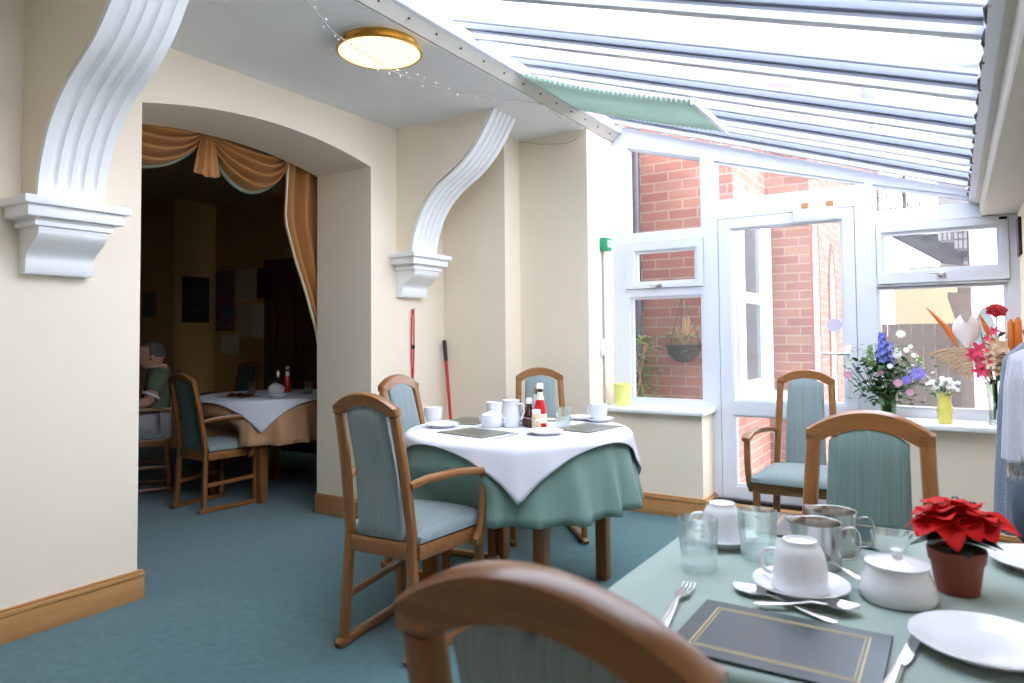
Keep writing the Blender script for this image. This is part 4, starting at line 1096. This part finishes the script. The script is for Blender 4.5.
# call point with conduit and switch
t = thing('call_point', 'small green emergency call box on the white pillar', 'switch', (-2.117, 4.54, 1.845))
MB().box((0, -.045, -.045), (.055, .045, .045), .006).build('box_body', m_call_green, t)
MB().box((.0545, -.024, -.022), (.0565, .028, .026), .001).build('white_plate', m_white, t)
MB().ball((.057, .002, .004), .008, 10, sq=(.3, 1, 1)).build('black_symbol', m_gasket, t)
t = thing('wall_switch', 'small white fused switch on the conduit of the white pillar', 'switch', (-2.117, 4.515, 1.11))
MB().box((0, -.035, -.06), (.035, .035, .06), .006).build('switch_box', m_white, t)
MB().box((.035, -.012, -.018), (.042, .012, .018), .002).build('rocker', m_upvc, t)
t = MB().box((-2.117, 4.527, .70), (-2.104, 4.541, 1.052), .002).box((-2.117, 4.527, 1.17), (-2.104, 4.541, 1.80), .002).build('cable_conduit', m_wire)
tag(t, 'thin white cable conduit running down the white pillar', 'conduit')
# lanyard
t = thing('lanyard', 'red lanyard with a black whistle hanging from a hook below the bracket', 'lanyard', (XW, 3.745, 1.375))
MB().tube([(0, 0, .012), (.02, 0, .012), (.026, 0, .02), (.026, 0, .028)], .004, 8).build('wall_hook', m_steel, t)
mb = MB()
for s in (-1, 1):
    mb.sweep([(.014, .004 * s, .018), (.012, .012 * s, -.05), (.010, .014 * s, -.22), (.010, .010 * s, -.36), (.010, .004 * s, -.46)], (.012, .002), (0, 1, 0))
mb.build('ribbon', m_redfab, t)
MB().box((.006, -.012, -.262), (.018, .016, -.235), .003).build('ribbon_clip', m_black, t)
MB().tube([(.01, 0, -.46), (.012, 0, -.50)], .004, 8).build('swivel', m_steel, t)
MB().box((.002, -.022, -.575), (.016, .022, -.505), .004).box((.004, -.010, -.64), (.014, .010, -.575), .002).build('key_fob', m_black, t)
MB().box((.0155, -.008, -.555), (.0175, .008, -.530), .001).build('red_button', m_red, t)
# broom
t = thing('broom_handle', 'red broom handle with a black grip leaning in the corner', 'broom', (-3.07, 4.03, 0))
a = Vector((.07, -.06, .05)); b = Vector((-.118, .045, 1.17)); d = (b - a)
MB().tube([a, a + d * .87], .0115, 12).build('handle', m_red, t)
MB().tube([a + d * .865, a + d * .995, b], [.0145, .0145, .009], 12).build('grip', m_black, t)
mb = MB().box((-.06, -.16, .05), (.15, -.02 + .06, .085), .01); mb.build('broom_head', m_red, t)
MB().box((-.05, -.15, .002), (.14, .03, .052)).build('bristles', m_black, t)
# knitwear and bag on hooks of the wall by the table
def hung(name, label, y, z0, z1, b0, b1, hw, m, seed, cat='clothing'):
    rnd = random.Random(seed); ph = rnd.uniform(0, 6)
    t = thing(name, label, cat, (.31, y, z1))
    def f(u, v):
        th = pi * u; z = z1 + (z0 - z1) * v; b = b0 + (b1 - b0) * v; w = hw * (.55 + .45 * min(1, v * 4)); sh = min(1, (v + .02) * 9) ** .6
        return (-.004 - (b * sh + .02 * (1 - sh)) * sin(th) ** .55 * (1 + .10 * sin(9 * u * pi + ph + v * 1.5) * min(1, v * 3)), -w * cos(th), z - z1 - .02 * sin(th) * v)
    MB().grid(f, 60, 24).build('garment', m, t, smooth=70).modifiers.new('thickness', 'SOLIDIFY').thickness = .005
    MB().tube([(0, 0, .03), (-.03, 0, .025), (-.05, 0, .035), (-.055, 0, .055)], .006, 8).build('wall_hook', m_steel, t)
    return t
hung('cardigan', 'slate blue knitted cardigan hanging beside the flower sill', 3.80, .34, 1.15, .125, .175, .16, m_cardigan, 1)
t = hung('shawl', 'pale grey knitted shawl with a floral hem hanging in front of the blue cardigan', 3.42, .70, 1.14, .125, .150, .15, m_cardigan2, 5)
rnd = random.Random(9)
mb = MB()
for k in range(40):
    u = rnd.uniform(.2, .8); petal_flower(mb, (-.006 - .135 * sin(pi * u) ** .55, -.15 * cos(pi * u), -.46 + rnd.uniform(-.045, .03)), (-1, 0, .2), 5, .022, .010, .3, rnd)
mb.build('floral_hem', [m_stone], t, smooth=60)
t = thing('shoulder_bag', 'dark slate shoulder bag hanging by a thin strap at the picture edge beside the shawl', 'bag', (.31, 3.10, .86))
MB().lathe([(0, -.15), (.06, -.145), (.10, -.12), (.118, -.06), (.118, 0), (.10, .06), (.06, .085), (0, .09)], 28, Matrix.Diagonal((.78, 1.25, 1.35, 1)).to_4x4() if False else Matrix.Translation((-.075, 0, -.27)) @ Matrix.Diagonal((.66, 1.2, 1.05, 1))).build('bag_body', m_bag, t, smooth=60)
MB().tube([(-.06, -.11, -.22), (-.05, -.06, -.06), (-.04, 0, .012), (-.05, .06, -.06), (-.06, .11, -.22)], .005, 8).build('strap', m_black, t)
MB().tube([(0, 0, .0), (-.03, 0, -.003), (-.05, 0, .005), (-.055, 0, .025)], .006, 8).build('wall_hook', m_steel, t)
t = thing('wall_picture', 'small dark framed picture on the wall beyond the hanging knitwear', 'picture', (.31, 4.55, 1.70))
MB().box((-.015, -.07, -.10), (0, .07, .10), .003).build('picture_frame', m_black, t, smooth=0)
MB().box((-.017, -.05, -.08), (-.014, .05, .08)).build('picture_print', m_poster, t, smooth=0)

# ------------------------------------------------------------------ the dim room
XC = -3.815
t = thing('swag_curtain', 'gold satin swags with a long gathered side curtain hung behind the arch', 'curtain', (XC, 2.6, 2.47))
o0 = Vector((XC, 2.6, 2.47))
MB().box((-.03, -.95, 0), (.085, 1.15, .035), .003).build('pelmet_board', m_mahog, t, smooth=0)
def swag(ya, yb, D, xo):
    def f(u, v):
        c = (4 * u * (1 - u)) ** .75; dr = .02 + (D - .02) * v; z = 2.47 - dr * c - .06 * v * (1 - c) * 1.0
        y = ya + (yb - ya) * (u + .0 * v); k = v * 4.5
        return Vector((XC + xo + .012 + .05 * sin(pi * min(1, v * 1.1)) * c + .052 * cos(2 * pi * k + .6 * sin(6 * u)) * c * (.35 + .65 * v), y, z)) - o0
    g = MB().grid(f, 44, 90).build('swag', m_curtain, t, smooth=70); g.modifiers.new('thickness', 'SOLIDIFY').thickness = .003
    MB().tube([f(i / 44, 1) for i in range(45)], .014, 6).build('swag_braid', m_trimfab, t)
swag(1.70, 2.50, .30, .012); swag(2.56, 3.16, .32, .0)
def bell(u, v):
    w = .028 + .055 * v; s = 2 * u - 1
    return Vector((XC + .055 + .018 * (1 - s * s) + .012 * sin(s * 9), 2.515 + s * w, 2.47 - .285 * v - .02 * (1 - s * s) * v)) - o0
MB().slab(bell, lambda u, v: bell(u, v) - Vector((.012, 0, 0)), 16, 14).build('bell_tail', m_curtain, t, smooth=70)
LE = [(2.47, 3.125), (2.37, 3.122), (2.2, 3.112), (1.99, 3.10), (1.85, 3.145), (1.715, 3.192), (1.528, 3.27), (1.25, 3.37), (1.0, 3.42), (.55, 3.42)]
def le(z):
    for (za, ya), (zb, yb) in zip(LE, LE[1:]):
        if z >= zb: return ya + (yb - ya) * (za - z) / (za - zb)
    return LE[-1][1]
def side(off):
    def f(u, v):
        z = 2.47 - 1.9 * v; a = le(z); return Vector((XC + .02 + off + .045 * sin(u * 7.5 * pi + .4) + .012 * sin(u * 17), a + (3.66 - a) * u, z)) - o0
    return f
MB().slab(side(0), side(.004), 60, 26).build('side_curtain', m_curtain, t, smooth=70)
MB().sweep([side(.006)(0, v / 26) for v in range(27)], (.010, .02), (0, 1, 0)).build('curtain_lining', m_label, t)
# board, notices, door
t = thing('menu_board', 'black chalk board with faint chalk writing on the wall of the dim room', 'board', (-7.3, 4.745, 1.64))
MB().box((0, -.165, -.26), (.02, .165, .26), .003).build('board_panel', m_black, t, smooth=0)
mb = MB(); rnd = random.Random(12)
for z, x0c, x1c in ((.12, -.10, .09), (.08, -.08, .11), (-.01, -.05, .06), (-.10, -.11, .10), (-.13, -.09, .04)):
    y = x0c
    while y < x1c:
        q = rnd.uniform(.012, .03); mb.tube([(.0205, y, z + rnd.uniform(-.008, .008)), (.0205, y + q * .5, z + rnd.uniform(-.012, .012)), (.0205, y + q, z)], .0018, 4); y += q + .008
mb.build('chalk_writing', m_chalk, t, smooth=0)
def notice(name, label, x0, z0, x1, z1, m, y=5.0, group=None):
    o = MB().box((x0, y - .006, z0), (x1, y, z1)).build(name, m, smooth=0, loc=(x0, y, z0)); return tag(o, label, 'notice', group)
notice('wall_poster', 'dark blue printed poster with a red patch on the dim room wall', -7.28, 1.28, -6.93, 1.98, m_poster)
notice('paper_notice', 'wide pale paper notice pinned beside the blue poster', -6.93, 1.60, -6.55, 1.97, m_paper, group='paper notices')
notice('paper_notice', 'pale paper notice pinned under the wide one, nearer the blue poster', -6.86, 1.22, -6.66, 1.58, m_paper, group='paper notices')
notice('paper_notice', 'pale paper notice pinned beside the dark wooden door', -6.64, 1.20, -6.40, 1.58, m_paper, group='paper notices')
notice('paper_notice', 'low pale paper strip pinned below the blue poster', -7.18, 1.02, -6.86, 1.24, m_paper, group='paper notices')
notice('black_notice', 'black square notice beside the dark wooden door', -6.54, 1.64, -6.36, 1.97, m_black)
notice('grey_notice', 'grey green notice on the recessed wall of the dim room', -7.92, 1.45, -7.64, 1.74, m_trimfab, y=4.49)
t = thing('small_picture', 'small picture in a black frame above the dark wooden door', 'picture', (-5.86, 5.0, 2.17))
MB().box((-.08, -.02, -.09), (.08, 0, .09), .003).build('picture_frame', m_black, t, smooth=0); MB().box((-.05, -.022, -.06), (.05, -.019, .06)).build('picture_print', m_paper, t, smooth=0)
d2 = struct(MB().ring([(-6.38, 0), (-5.30, 0), (-5.30, 2.05), (-6.38, 2.05)], [(-6.30, 0.001), (-5.38, 0.001), (-5.38, 1.97), (-6.30, 1.97)], 'Y', 4.965, 5.0).build('door_2', m_mahog, smooth=0))
mb = MB().box((-6.30, 4.975, .005), (-5.38, 4.995, 1.97))
for (xa, xb) in ((-6.2, -5.88), (-5.80, -5.48)):
    for (za, zb) in ((.15, .85), (1.0, 1.85)): mb.ring(rect(xa, za, xb, zb), rect(xa + .03, za + .03, xb - .03, zb - .03), 'Y', 4.962, 4.98)
mb.build('door_leaf', m_mahog, d2, smooth=0)

# seated person, in profile
def skin_mesh(name, V, E_, rad, m, parent, sub=2, root=0):
    bm = bmesh.new(); sl = bm.verts.layers.skin.verify()
    vs = []
    for i, (p, r) in enumerate(zip(V, rad)):
        v = bm.verts.new(p); rr = r if isinstance(r, tuple) else (r, r); v[sl].radius = rr; v[sl].use_root = (i == root); vs.append(v)
    for a, b in E_: bm.edges.new((vs[a], vs[b]))
    me = bpy.data.meshes.new(name); bm.to_mesh(me); bm.free(); me.materials.append(m)
    o = bpy.data.objects.new(name, me); COL.objects.link(o); o.parent = parent
    s = o.modifiers.new('skin', 'SKIN'); s.use_smooth_shade = True
    q = o.modifiers.new('smooth', 'SUBSURF'); q.levels = sub; q.render_levels = sub
    return o
pr_ = thing('person', 'person seated in profile in the dim room wearing a green polo shirt with white trim', 'person', (-5.53, 3.11, 0), radians(150))
V = [(0, -.10, .52), (0, -.13, .66), (0, -.15, .80), (0, -.15, .90), (0, -.13, .965), (0, -.11, 1.0),
     (-.10, -.15, .90), (-.185, -.14, .875), (-.225, -.06, .70), (-.235, .06, .70), (-.225, .17, .705), (-.215, .23, .70),
     (.10, -.15, .90), (.185, -.14, .875), (.225, -.06, .70), (.235, .06, .70), (.225, .17, .705), (.215, .23, .70),
     (-.09, -.08, .53), (-.11, .18, .545), (-.11, .36, .52), (-.115, .38, .28), (-.115, .37, .07), (-.12, .46, .045),
     (.09, -.08, .53), (.11, .18, .545), (.11, .36, .52), (.115, .38, .28), (.115, .37, .07), (.12, .46, .045)]
Ed = [(0, 1), (1, 2), (2, 3), (3, 4), (4, 5), (3, 6), (6, 7), (7, 8), (8, 9), (9, 10), (10, 11), (3, 12), (12, 13), (13, 14), (14, 15), (15, 16), (16, 17),
      (0, 18), (18, 19), (19, 20), (20, 21), (21, 22), (22, 23), (0, 24), (24, 25), (25, 26), (26, 27), (27, 28), (28, 29)]
Rd = [(.15, .11), (.15, .115), (.155, .11), (.13, .09), .058, .055, .08, .062, .046, .038, .030, .034, .08, .062, .046, .038, .030, .034,
      .09, .078, .062, .052, .040, .036, .09, .078, .062, .052, .040, .036]
body = skin_mesh('body', V, Ed, Rd, m_skin, pr_)
# head and hands, face towards +Y
mb = MB()
def head(u, v):
    a = 2 * pi * u; e = pi * (v - .5); x = cos(e) * sin(a); y = cos(e) * cos(a); z = sin(e)
    f = max(0, y); jaw = max(0, -z)
    X = .074 * x * (1 - .22 * jaw); Y = .096 * y * (1 - .12 * jaw) + .012 * f; Zz = .115 * z
    nose = math.exp(-((x / .16) ** 2) - ((z + .12) / .2) ** 2) * f; Y += .024 * nose
    brow = math.exp(-((z - .17) / .10) ** 2) * f; Y += .006 * brow
    eye = (math.exp(-(((x - .38) / .16) ** 2) - ((z - .04) / .09) ** 2) + math.exp(-(((x + .38) / .16) ** 2) - ((z - .04) / .09) ** 2)) * f; Y -= .010 * eye
    mouth = math.exp(-((z + .50) / .05) ** 2 - (x / .35) ** 2) * f; Y -= .006 * mouth
    lip = math.exp(-((z + .58) / .06) ** 2 - (x / .3) ** 2) * f; Y += .006 * lip
    return (X, -.085 + Y, 1.055 + Zz)
mb.grid(head, 40, 30)
for s in (-1, 1):
    mb.ball((s * .076, -.095, 1.05), .024, 10, sq=(.35, .7, 1.15))
    hy = .235
    mh = MB()
    for k, (dx, L) in enumerate(((-.026, .060), (-.009, .070), (.008, .066), (.024, .052))):     # four fingers curled over the chair arm
        x = s * .215 + dx; mh.tube([(x, hy, .705), (x, hy + L * .5, .708), (x, hy + L * .85, .695), (x, hy + L, .670)], [.009, .0085, .008, .006], 8)
    mh.tube([(s * .215, hy - .03, .703), (s * .214, hy + .005, .705)], [.026, .030], 10)
    mh.tube([(s * .19, hy - .02, .70), (s * .165, hy + .015, .695), (s * .160, hy + .04, .685)], [.011, .009, .007], 8)
    mh.build('hand', m_skin, body, smooth=70)
mb.build('head', m_skin, body, smooth=70)
mb = MB()
def hair(u, v):
    a = 2 * pi * u; e = pi / 2 * (1 - v * (1.05 if cos(a) < .2 else .55)); x = cos(e) * sin(a); y = cos(e) * cos(a); z = sin(e)
    return (.081 * x, -.089 + .103 * y, 1.062 + .118 * z)
mb.grid(hair, 40, 16).build('hair', m_hair, pr_, smooth=70)
shirt = skin_mesh('polo_shirt', [(0, -.10, .53), (0, -.13, .66), (0, -.15, .80), (0, -.15, .90), (0, -.135, .955), (-.10, -.15, .90), (-.185, -.14, .875), (-.218, -.08, .75), (.10, -.15, .90), (.185, -.14, .875), (.218, -.08, .75)],
                  [(0, 1), (1, 2), (2, 3), (3, 4), (3, 5), (5, 6), (6, 7), (3, 8), (8, 9), (9, 10)],
                  [(.172, .132), (.17, .135), (.172, .128), (.148, .108), .07, .096, .080, .066, .096, .080, .066], m_polo, pr_)
for s in (-1, 1):
    mb = MB(); q = Vector((s * .215, -.085, .755)); d = Vector((s * .033, .06, -.125)).normalized()
    mb.lathe([(.067, -.010), (.071, 0), (.067, .010), (.062, .008), (.062, -.008)], 20, Matrix.Translation(q) @ d.to_track_quat('Z', 'Y').to_matrix().to_4x4()).build('sleeve_trim', m_white_cloth, shirt, smooth=60)
mb = MB()
mb.lathe([(.074, 0), (.080, .012), (.070, .030), (.062, .034), (.060, .028), (.068, .004)], 24, Matrix.Translation((0, -.132, .948)) @ Matrix.Rotation(radians(-12), 4, 'X'))
mb.build('collar', m_white_cloth, shirt, smooth=60)
skin_mesh('trousers', [(0, -.10, .52), (-.09, -.08, .53), (-.11, .18, .545), (-.11, .36, .52), (-.115, .38, .28), (-.115, .37, .10), (.09, -.08, .53), (.11, .18, .545), (.11, .36, .52), (.115, .38, .28), (.115, .37, .10)],
          [(0, 1), (1, 2), (2, 3), (3, 4), (4, 5), (0, 6), (6, 7), (7, 8), (8, 9), (9, 10)],
          [(.165, .12), .105, .094, .078, .068, .060, .105, .094, .078, .068, .060], m_trouser, pr_)
mb = MB()
for s in (-1, 1): mb.slab(lambda u, v: (s * .117 + (2 * u - 1) * .045 * sin(pi * (.1 + .8 * v)) ** .4, .32 + .22 * v, .085 - .055 * v), lambda u, v: (s * .117 + (2 * u - 1) * .046, .32 + .22 * v, .002), 10, 12)
mb.build('shoes', m_black, pr_, smooth=60)
# ------------------------------------------------------------------ outside
struct(MB().box((-9, 4.9, -.10), (9, 16, -.02)).build('ground', m_paving, smooth=0))
t = thing('brick_house', 'red brick house wing outside the glazed door with pointed windows', 'building', (-2.4, 5.15, -.02))
o0 = Vector((-2.4, 5.15, -.02))
mb = MB().box(Vector((-4.2, 5.15, -.02)) - o0, Vector((-1.35, 6.2, 3.5)) - o0); mb.build('brick_wall', m_brick, t, smooth=0)
def gw(y0, y1, z0, zs, za):      # pointed window outline in (y, z)
    yc = (y0 + y1) / 2; P = [(y0, z0), (y1, z0), (y1, zs)]
    for i in range(1, 6): a = i / 6; P.append((y1 + (yc - y1) * a, zs + (za - zs) * sin(a * pi / 2)))
    P.append((yc, za))
    for i in range(5, 0, -1): a = i / 6; P.append((y0 + (yc - y0) * a, zs + (za - zs) * sin(a * pi / 2)))
    P.append((y0, zs)); return P
mb = MB().box(Vector((-4.2, 6.2, -.02)) - o0, Vector((-1.0, 13, 4.2)) - o0); mb.build('brick_wing', m_brick2, t, smooth=0)
for y0, y1, z0, zs, za in ((6.26, 6.56, .55, 1.95, 2.25), (7.20, 7.52, .45, 1.65, 2.0), (8.4, 8.8, .4, 1.6, 1.95)):
    P = gw(y0, y1, z0, zs, za); c = ((y0 + y1) / 2, (z0 + za) / 2)
    out = [(c[0] + (p[0] - c[0]) * 1.34, c[1] + (p[1] - c[1]) * 1.09) for p in P]
    q = lambda L: [(p[0] - o0.y, p[1] - o0.z) for p in L]
    fr = MB().ring(q(out), q(P), 'X', -1.0 - o0.x, -.985 - o0.x).build('brick_surround', m_archbrick, t, smooth=0)
    MB().prism(q(P), 'X', -1.0 - o0.x, -.992 - o0.x).build('white_window_frame', m_upvc, fr, smooth=0)
    w_ = [(c[0] + (p[0] - c[0]) * .62, c[1] + (p[1] - c[1]) * .90) for p in P]
    MB().prism(q(w_), 'X', -.995 - o0.x, -.989 - o0.x).build('window_pane', m_whitewall, fr, smooth=0)
# sash window on the side of the near block
def loc(a): return Vector(a) - o0
mb = MB()
for (ya, yb, za, zb) in ((5.17, 5.23, .72, 2.25), (5.95, 6.12, .72, 2.25), (5.225, 5.955, 2.13, 2.245), (5.225, 5.955, 1.43, 1.51), (5.225, 5.955, .725, .84)):
    mb.box(loc((-1.36, ya, za)), loc((-1.29 - (.008 if yb - ya > .5 else 0), yb, zb)), .006)
mb.box(loc((-1.36, 5.86, .84)), loc((-1.31, 5.92, 2.13)), .004)
sw = mb.build('sash_window', m_upvc, t)
MB().box(loc((-1.352, 5.20, .8)), loc((-1.335, 6.0, 2.2))).build('sash_pane', m_darkglass, sw, smooth=0)
MB().box(loc((-1.40, 5.12, .64)), loc((-1.12, 6.18, .72)), .01).build('sash_ledge', m_sill, sw)
t = thing('drainpipe', 'grey drainpipe on the brick wall outside the side window', 'pipe', (-2.085, 5.09, -.02))
MB().tube([(0, 0, 0), (0, 0, 3.2)], .038, 14).tube([(0, 0, 1.4), (0, 0, 1.48)], .046, 14).build('pipe', m_darkglass, t)
MB().box((-.02, .0, 1.42), (.02, .07, 1.46)).build('pipe_bracket', m_darkglass, t, smooth=0)
t = thing('hanging_basket', 'wire hanging basket of trailing plants outside the side window', 'basket', (-1.68, 4.98, 1.10))
MB().lathe([(0, -.11), (.06, -.10), (.11, -.05), (.13, .02), (.122, .02), (.10, -.04), (0, -.09)], 24).build('basket_bowl', m_soil, t)
mb = MB()
for k in range(3): a = k * 2.09; mb.tube([(.125 * cos(a), .125 * sin(a), .02), (0, 0, .40)], .003, 5)
mb.build('chains', m_iron, t)
MB().tube([(0, .17, .46), (0, .0, .44), (0, -.01, .40)], .006, 6).build('wall_bracket', m_iron, t)
rnd = random.Random(6); mb = MB()
leaf_cluster(mb, [(rnd.gauss(0, .09), rnd.gauss(0, .05), rnd.uniform(-.06, .10)) for _ in range(120)], .05, .010, rnd); mb.build('foliage', m_leaf, t, smooth=60)
mb = MB()
for k in range(26): a = rnd.uniform(0, 6.28); r = rnd.uniform(.05, .16); mb.tube([(0, 0, 0), (r * .5 * cos(a), r * .4 * sin(a), .10), (r * cos(a), r * .5 * sin(a), rnd.uniform(.05, .24))], .002, 4)
mb.build('dry_stems', m_straw, t)
t = thing('potted_shrub', 'small leafy shrub against the brick wall outside the side window', 'plant', (-1.99, 4.99, -.02))
MB().lathe([(0, 0), (.10, 0), (.13, .25), (.12, .25), (0, .23)], 20).build('plant_tub', m_pot, t)
mb = MB(); leaf_cluster(mb, [(rnd.gauss(0, .06), rnd.gauss(0, .03), rnd.uniform(.4, 1.2)) for _ in range(170)], .06, .016, rnd); mb.build('foliage', m_leaf2, t, smooth=60)
mb = MB()
for k in range(3): mb.tube([(0, 0, .22), (rnd.gauss(0, .04), rnd.gauss(0, .02), .7), (rnd.gauss(0, .07), rnd.gauss(0, .03), 1.15)], .006, 5)
mb.build('stems', m_straw, t)
# far side of the yard
t = thing('gabled_house', 'tall pale brick house with a gable seen through the glazed roof', 'building', (-2.4, 13.6, -.02))
MB().prism([(-3.2, 0), (1.1, 0), (1.1, 5.6), (-1.05, 8.2), (-3.2, 5.6)], 'Y', 0, 2.5).build('wall', m_brick3, t, smooth=0)
MB().prism([(-3.4, 5.45), (-1.05, 8.3), (1.3, 5.45), (1.3, 5.62), (-1.05, 8.5), (-3.4, 5.62)], 'Y', -.15, 2.6).build('gable_board', m_upvc, t, smooth=0)
for x, z in ((-2.2, 4.2), (-.2, 4.2), (-1.05, 6.1)):
    f = MB().ring(rect(x - .5, z - .7, x + .5, z + .7), rect(x - .4, z - .6, x + .4, z + .6), 'Y', -.06, .02).build('window', m_upvc, t, smooth=0)
    MB().box((x - .4, -.02, z - .6), (x + .4, .01, z + .6)).build('pane', m_darkglass, f, smooth=0)
t = thing('turret_house', 'grey rendered house with a pointed dormer seen through the glazed roof', 'building', (1.4, 15.0, -.02))
MB().prism([(-1.6, 0), (2.4, 0), (2.4, 6.0), (-1.6, 6.0)], 'Y', 0, 3).build('wall', m_slate, t, smooth=0)
MB().prism([(-1.8, 6.0), (2.6, 6.0), (2.0, 7.2), (-1.2, 7.2)], 'Y', -.2, 3.2).build('roof', m_darkglass, t, smooth=0)
MB().prism([(-.9, 4.8), (.1, 4.8), (.1, 6.6), (-.4, 7.6), (-.9, 6.6)], 'Y', -.5, 1).build('dormer', m_whitewall, t, smooth=0)
t = thing('timber_fence', 'brown timber fence across the far side of the yard', 'fence', (-.35, 10.0, -.02))
for k in range(9):
    MB().box((-.75 + .128 * k, -.02, 0), (-.75 + .128 * k + .124, .02, 1.32), .004).build('fence_board', m_fence, t)
MB().box((-.75, -.05, 1.06), (.40, -.02, 1.16)).box((-.75, -.05, .25), (.40, -.02, .35)).build('fence_rail', m_fence, t, smooth=0)
t = MB().box((-.76, 12.0, -.02), (2.2, 12.3, 1.90)).build('yard_wall', m_render, smooth=0, loc=(.7, 12.0, -.02)); tag(t, 'cream rendered wall rising beyond the brown timber fence', 'wall')
t = thing('timber_post', 'brown carved timber post at the end of the fence', 'post', (.10, 9.7, -.02))
MB().box((-.06, -.06, 0), (.06, .06, 1.95), .008).build('post_shaft', m_fence, t)
MB().prism([(-.06, 1.25), (-.16, 1.62), (-.16, 1.68), (.06, 1.68), (.06, 1.25)], 'Y', -.07, .07, .006).build('post_corbel', m_fence, t)
MB().box((-.55, -.05, 1.92), (.06, .05, 2.0)).build('post_beam', m_fence, t, smooth=0)
t = thing('white_outbuilding', 'white rendered outbuilding with a dark arched window beside the timber post', 'building', (.9, 9.9, -.02))
MB().box((-.72, 0, 0), (1.5, 1.5, 3.2)).build('wall', m_whitewall, t, smooth=0)
MB().prism([(p[0] - .9 + .30, p[1]) for p in gw(-.10, .10, .80, 1.30, 1.50)], 'Y', -.02, .01).build('arched_window', m_darkglass, t, smooth=0)
# outside staircase with ornate balustrade
t = thing('iron_staircase', 'black iron outside staircase with an ornate balustrade beyond the window', 'stairs', (-.35, 10.6, -.02))
o0 = Vector((-.35, 10.6, -.02))
MB().prism([(-.80 - o0.x, 2.72), (-.62 - o0.x, 2.72), (.12 - o0.x, 2.22), (.12 - o0.x, 2.06), (-.10 - o0.x, 2.10), (-.80 - o0.x, 2.58)], 'Y', -.04, .04).build('stringer', m_iron, t, smooth=0)
for k in range(4):
    x = -.50 + .17 * k - o0.x; z = 2.62 - .12 * k
    MB().box((x, -.04, z - .10), (x + .18, .55, z), .004).build('tread', m_iron, t, smooth=0)
def panel(x0, x1, z0, z1, nm='balustrade_panel'):
    mb = MB(); r = .009
    for z in (z0, z0 + .3 * (z1 - z0), z1): mb.tube([(x0, 0, z), (x1, 0, z)], r, 5)
    n = max(3, int((x1 - x0) / .05))
    for i in range(n + 1): x = x0 + (x1 - x0) * i / n; mb.tube([(x, 0, z0), (x, 0, z1)], r * .8, 5)
    m_ = max(1, int((x1 - x0) / .16))
    for i in range(m_):
        c = x0 + (x1 - x0) * (i + .5) / m_; zc = z0 + .65 * (z1 - z0)
        for rr in (.065, .035): mb.tube([(c + rr * cos(a * pi / 8), 0, zc + rr * sin(a * pi / 8)) for a in range(17)], r * .8, 5)
    mb.build(nm, m_iron, t)
for k in range(4):
    x = -.50 + .17 * k - o0.x; z = 2.64 - .12 * k; panel(x + .01, x + .16, z, z + .42)
panel(-1.05 - o0.x, -.52 - o0.x, 2.74, 3.22, 'landing_balustrade'); panel(.20 - o0.x, .34 - o0.x, 2.1, 2.6)
MB().box((-1.05 - o0.x, -.04, 2.66), (-.50 - o0.x, .6, 2.72)).build('landing', m_iron, t, smooth=0)
for x, z1 in ((-.52, 3.3), (.19, 2.65)): MB().tube([(x - o0.x, 0, 0 if x > 0 else 2.6), (x - o0.x, 0, z1)], .022, 8).build('newel', m_iron, t)
# --- camera and daylight
cam = bpy.data.cameras.new('camera'); co = bpy.data.objects.new('camera', cam); COL.objects.link(co)
yaw, pitch, roll = .5666, .0371, -.0089
F = Vector((-sin(yaw) * cos(pitch), cos(yaw) * cos(pitch), sin(pitch)))
r0 = Vector((cos(yaw), sin(yaw), 0)); u0 = r0.cross(F)
rx = r0 * cos(roll) + u0 * sin(roll); ux = -r0 * sin(roll) + u0 * cos(roll)
mw = Matrix(((rx.x, ux.x, -F.x, 0), (rx.y, ux.y, -F.y, 0), (rx.z, ux.z, -F.z, 1.2), (0, 0, 0, 1)))
co.matrix_world = mw
cam.sensor_width = 36; cam.lens = 695.18 / 1024 * 36; cam.shift_y = -(341.5 - 309.75) / 1024
cam.clip_start = .05
cam.dof.use_dof = True; cam.dof.focus_distance = 3.1; cam.dof.aperture_fstop = 4.5
SC.camera = co
w = bpy.data.worlds.new('overcast_sky'); SC.world = w; w.use_nodes = True
bg = w.node_tree.nodes['Background']; bg.inputs[0].default_value = (.915, .96, 1.04, 1); bg.inputs[1].default_value = 1.0
SC.view_settings.view_transform = 'Standard'; SC.view_settings.look = 'None'; SC.view_settings.gamma = 1
SC.view_settings.use_curve_mapping = False
SC.view_settings.exposure = 2.82
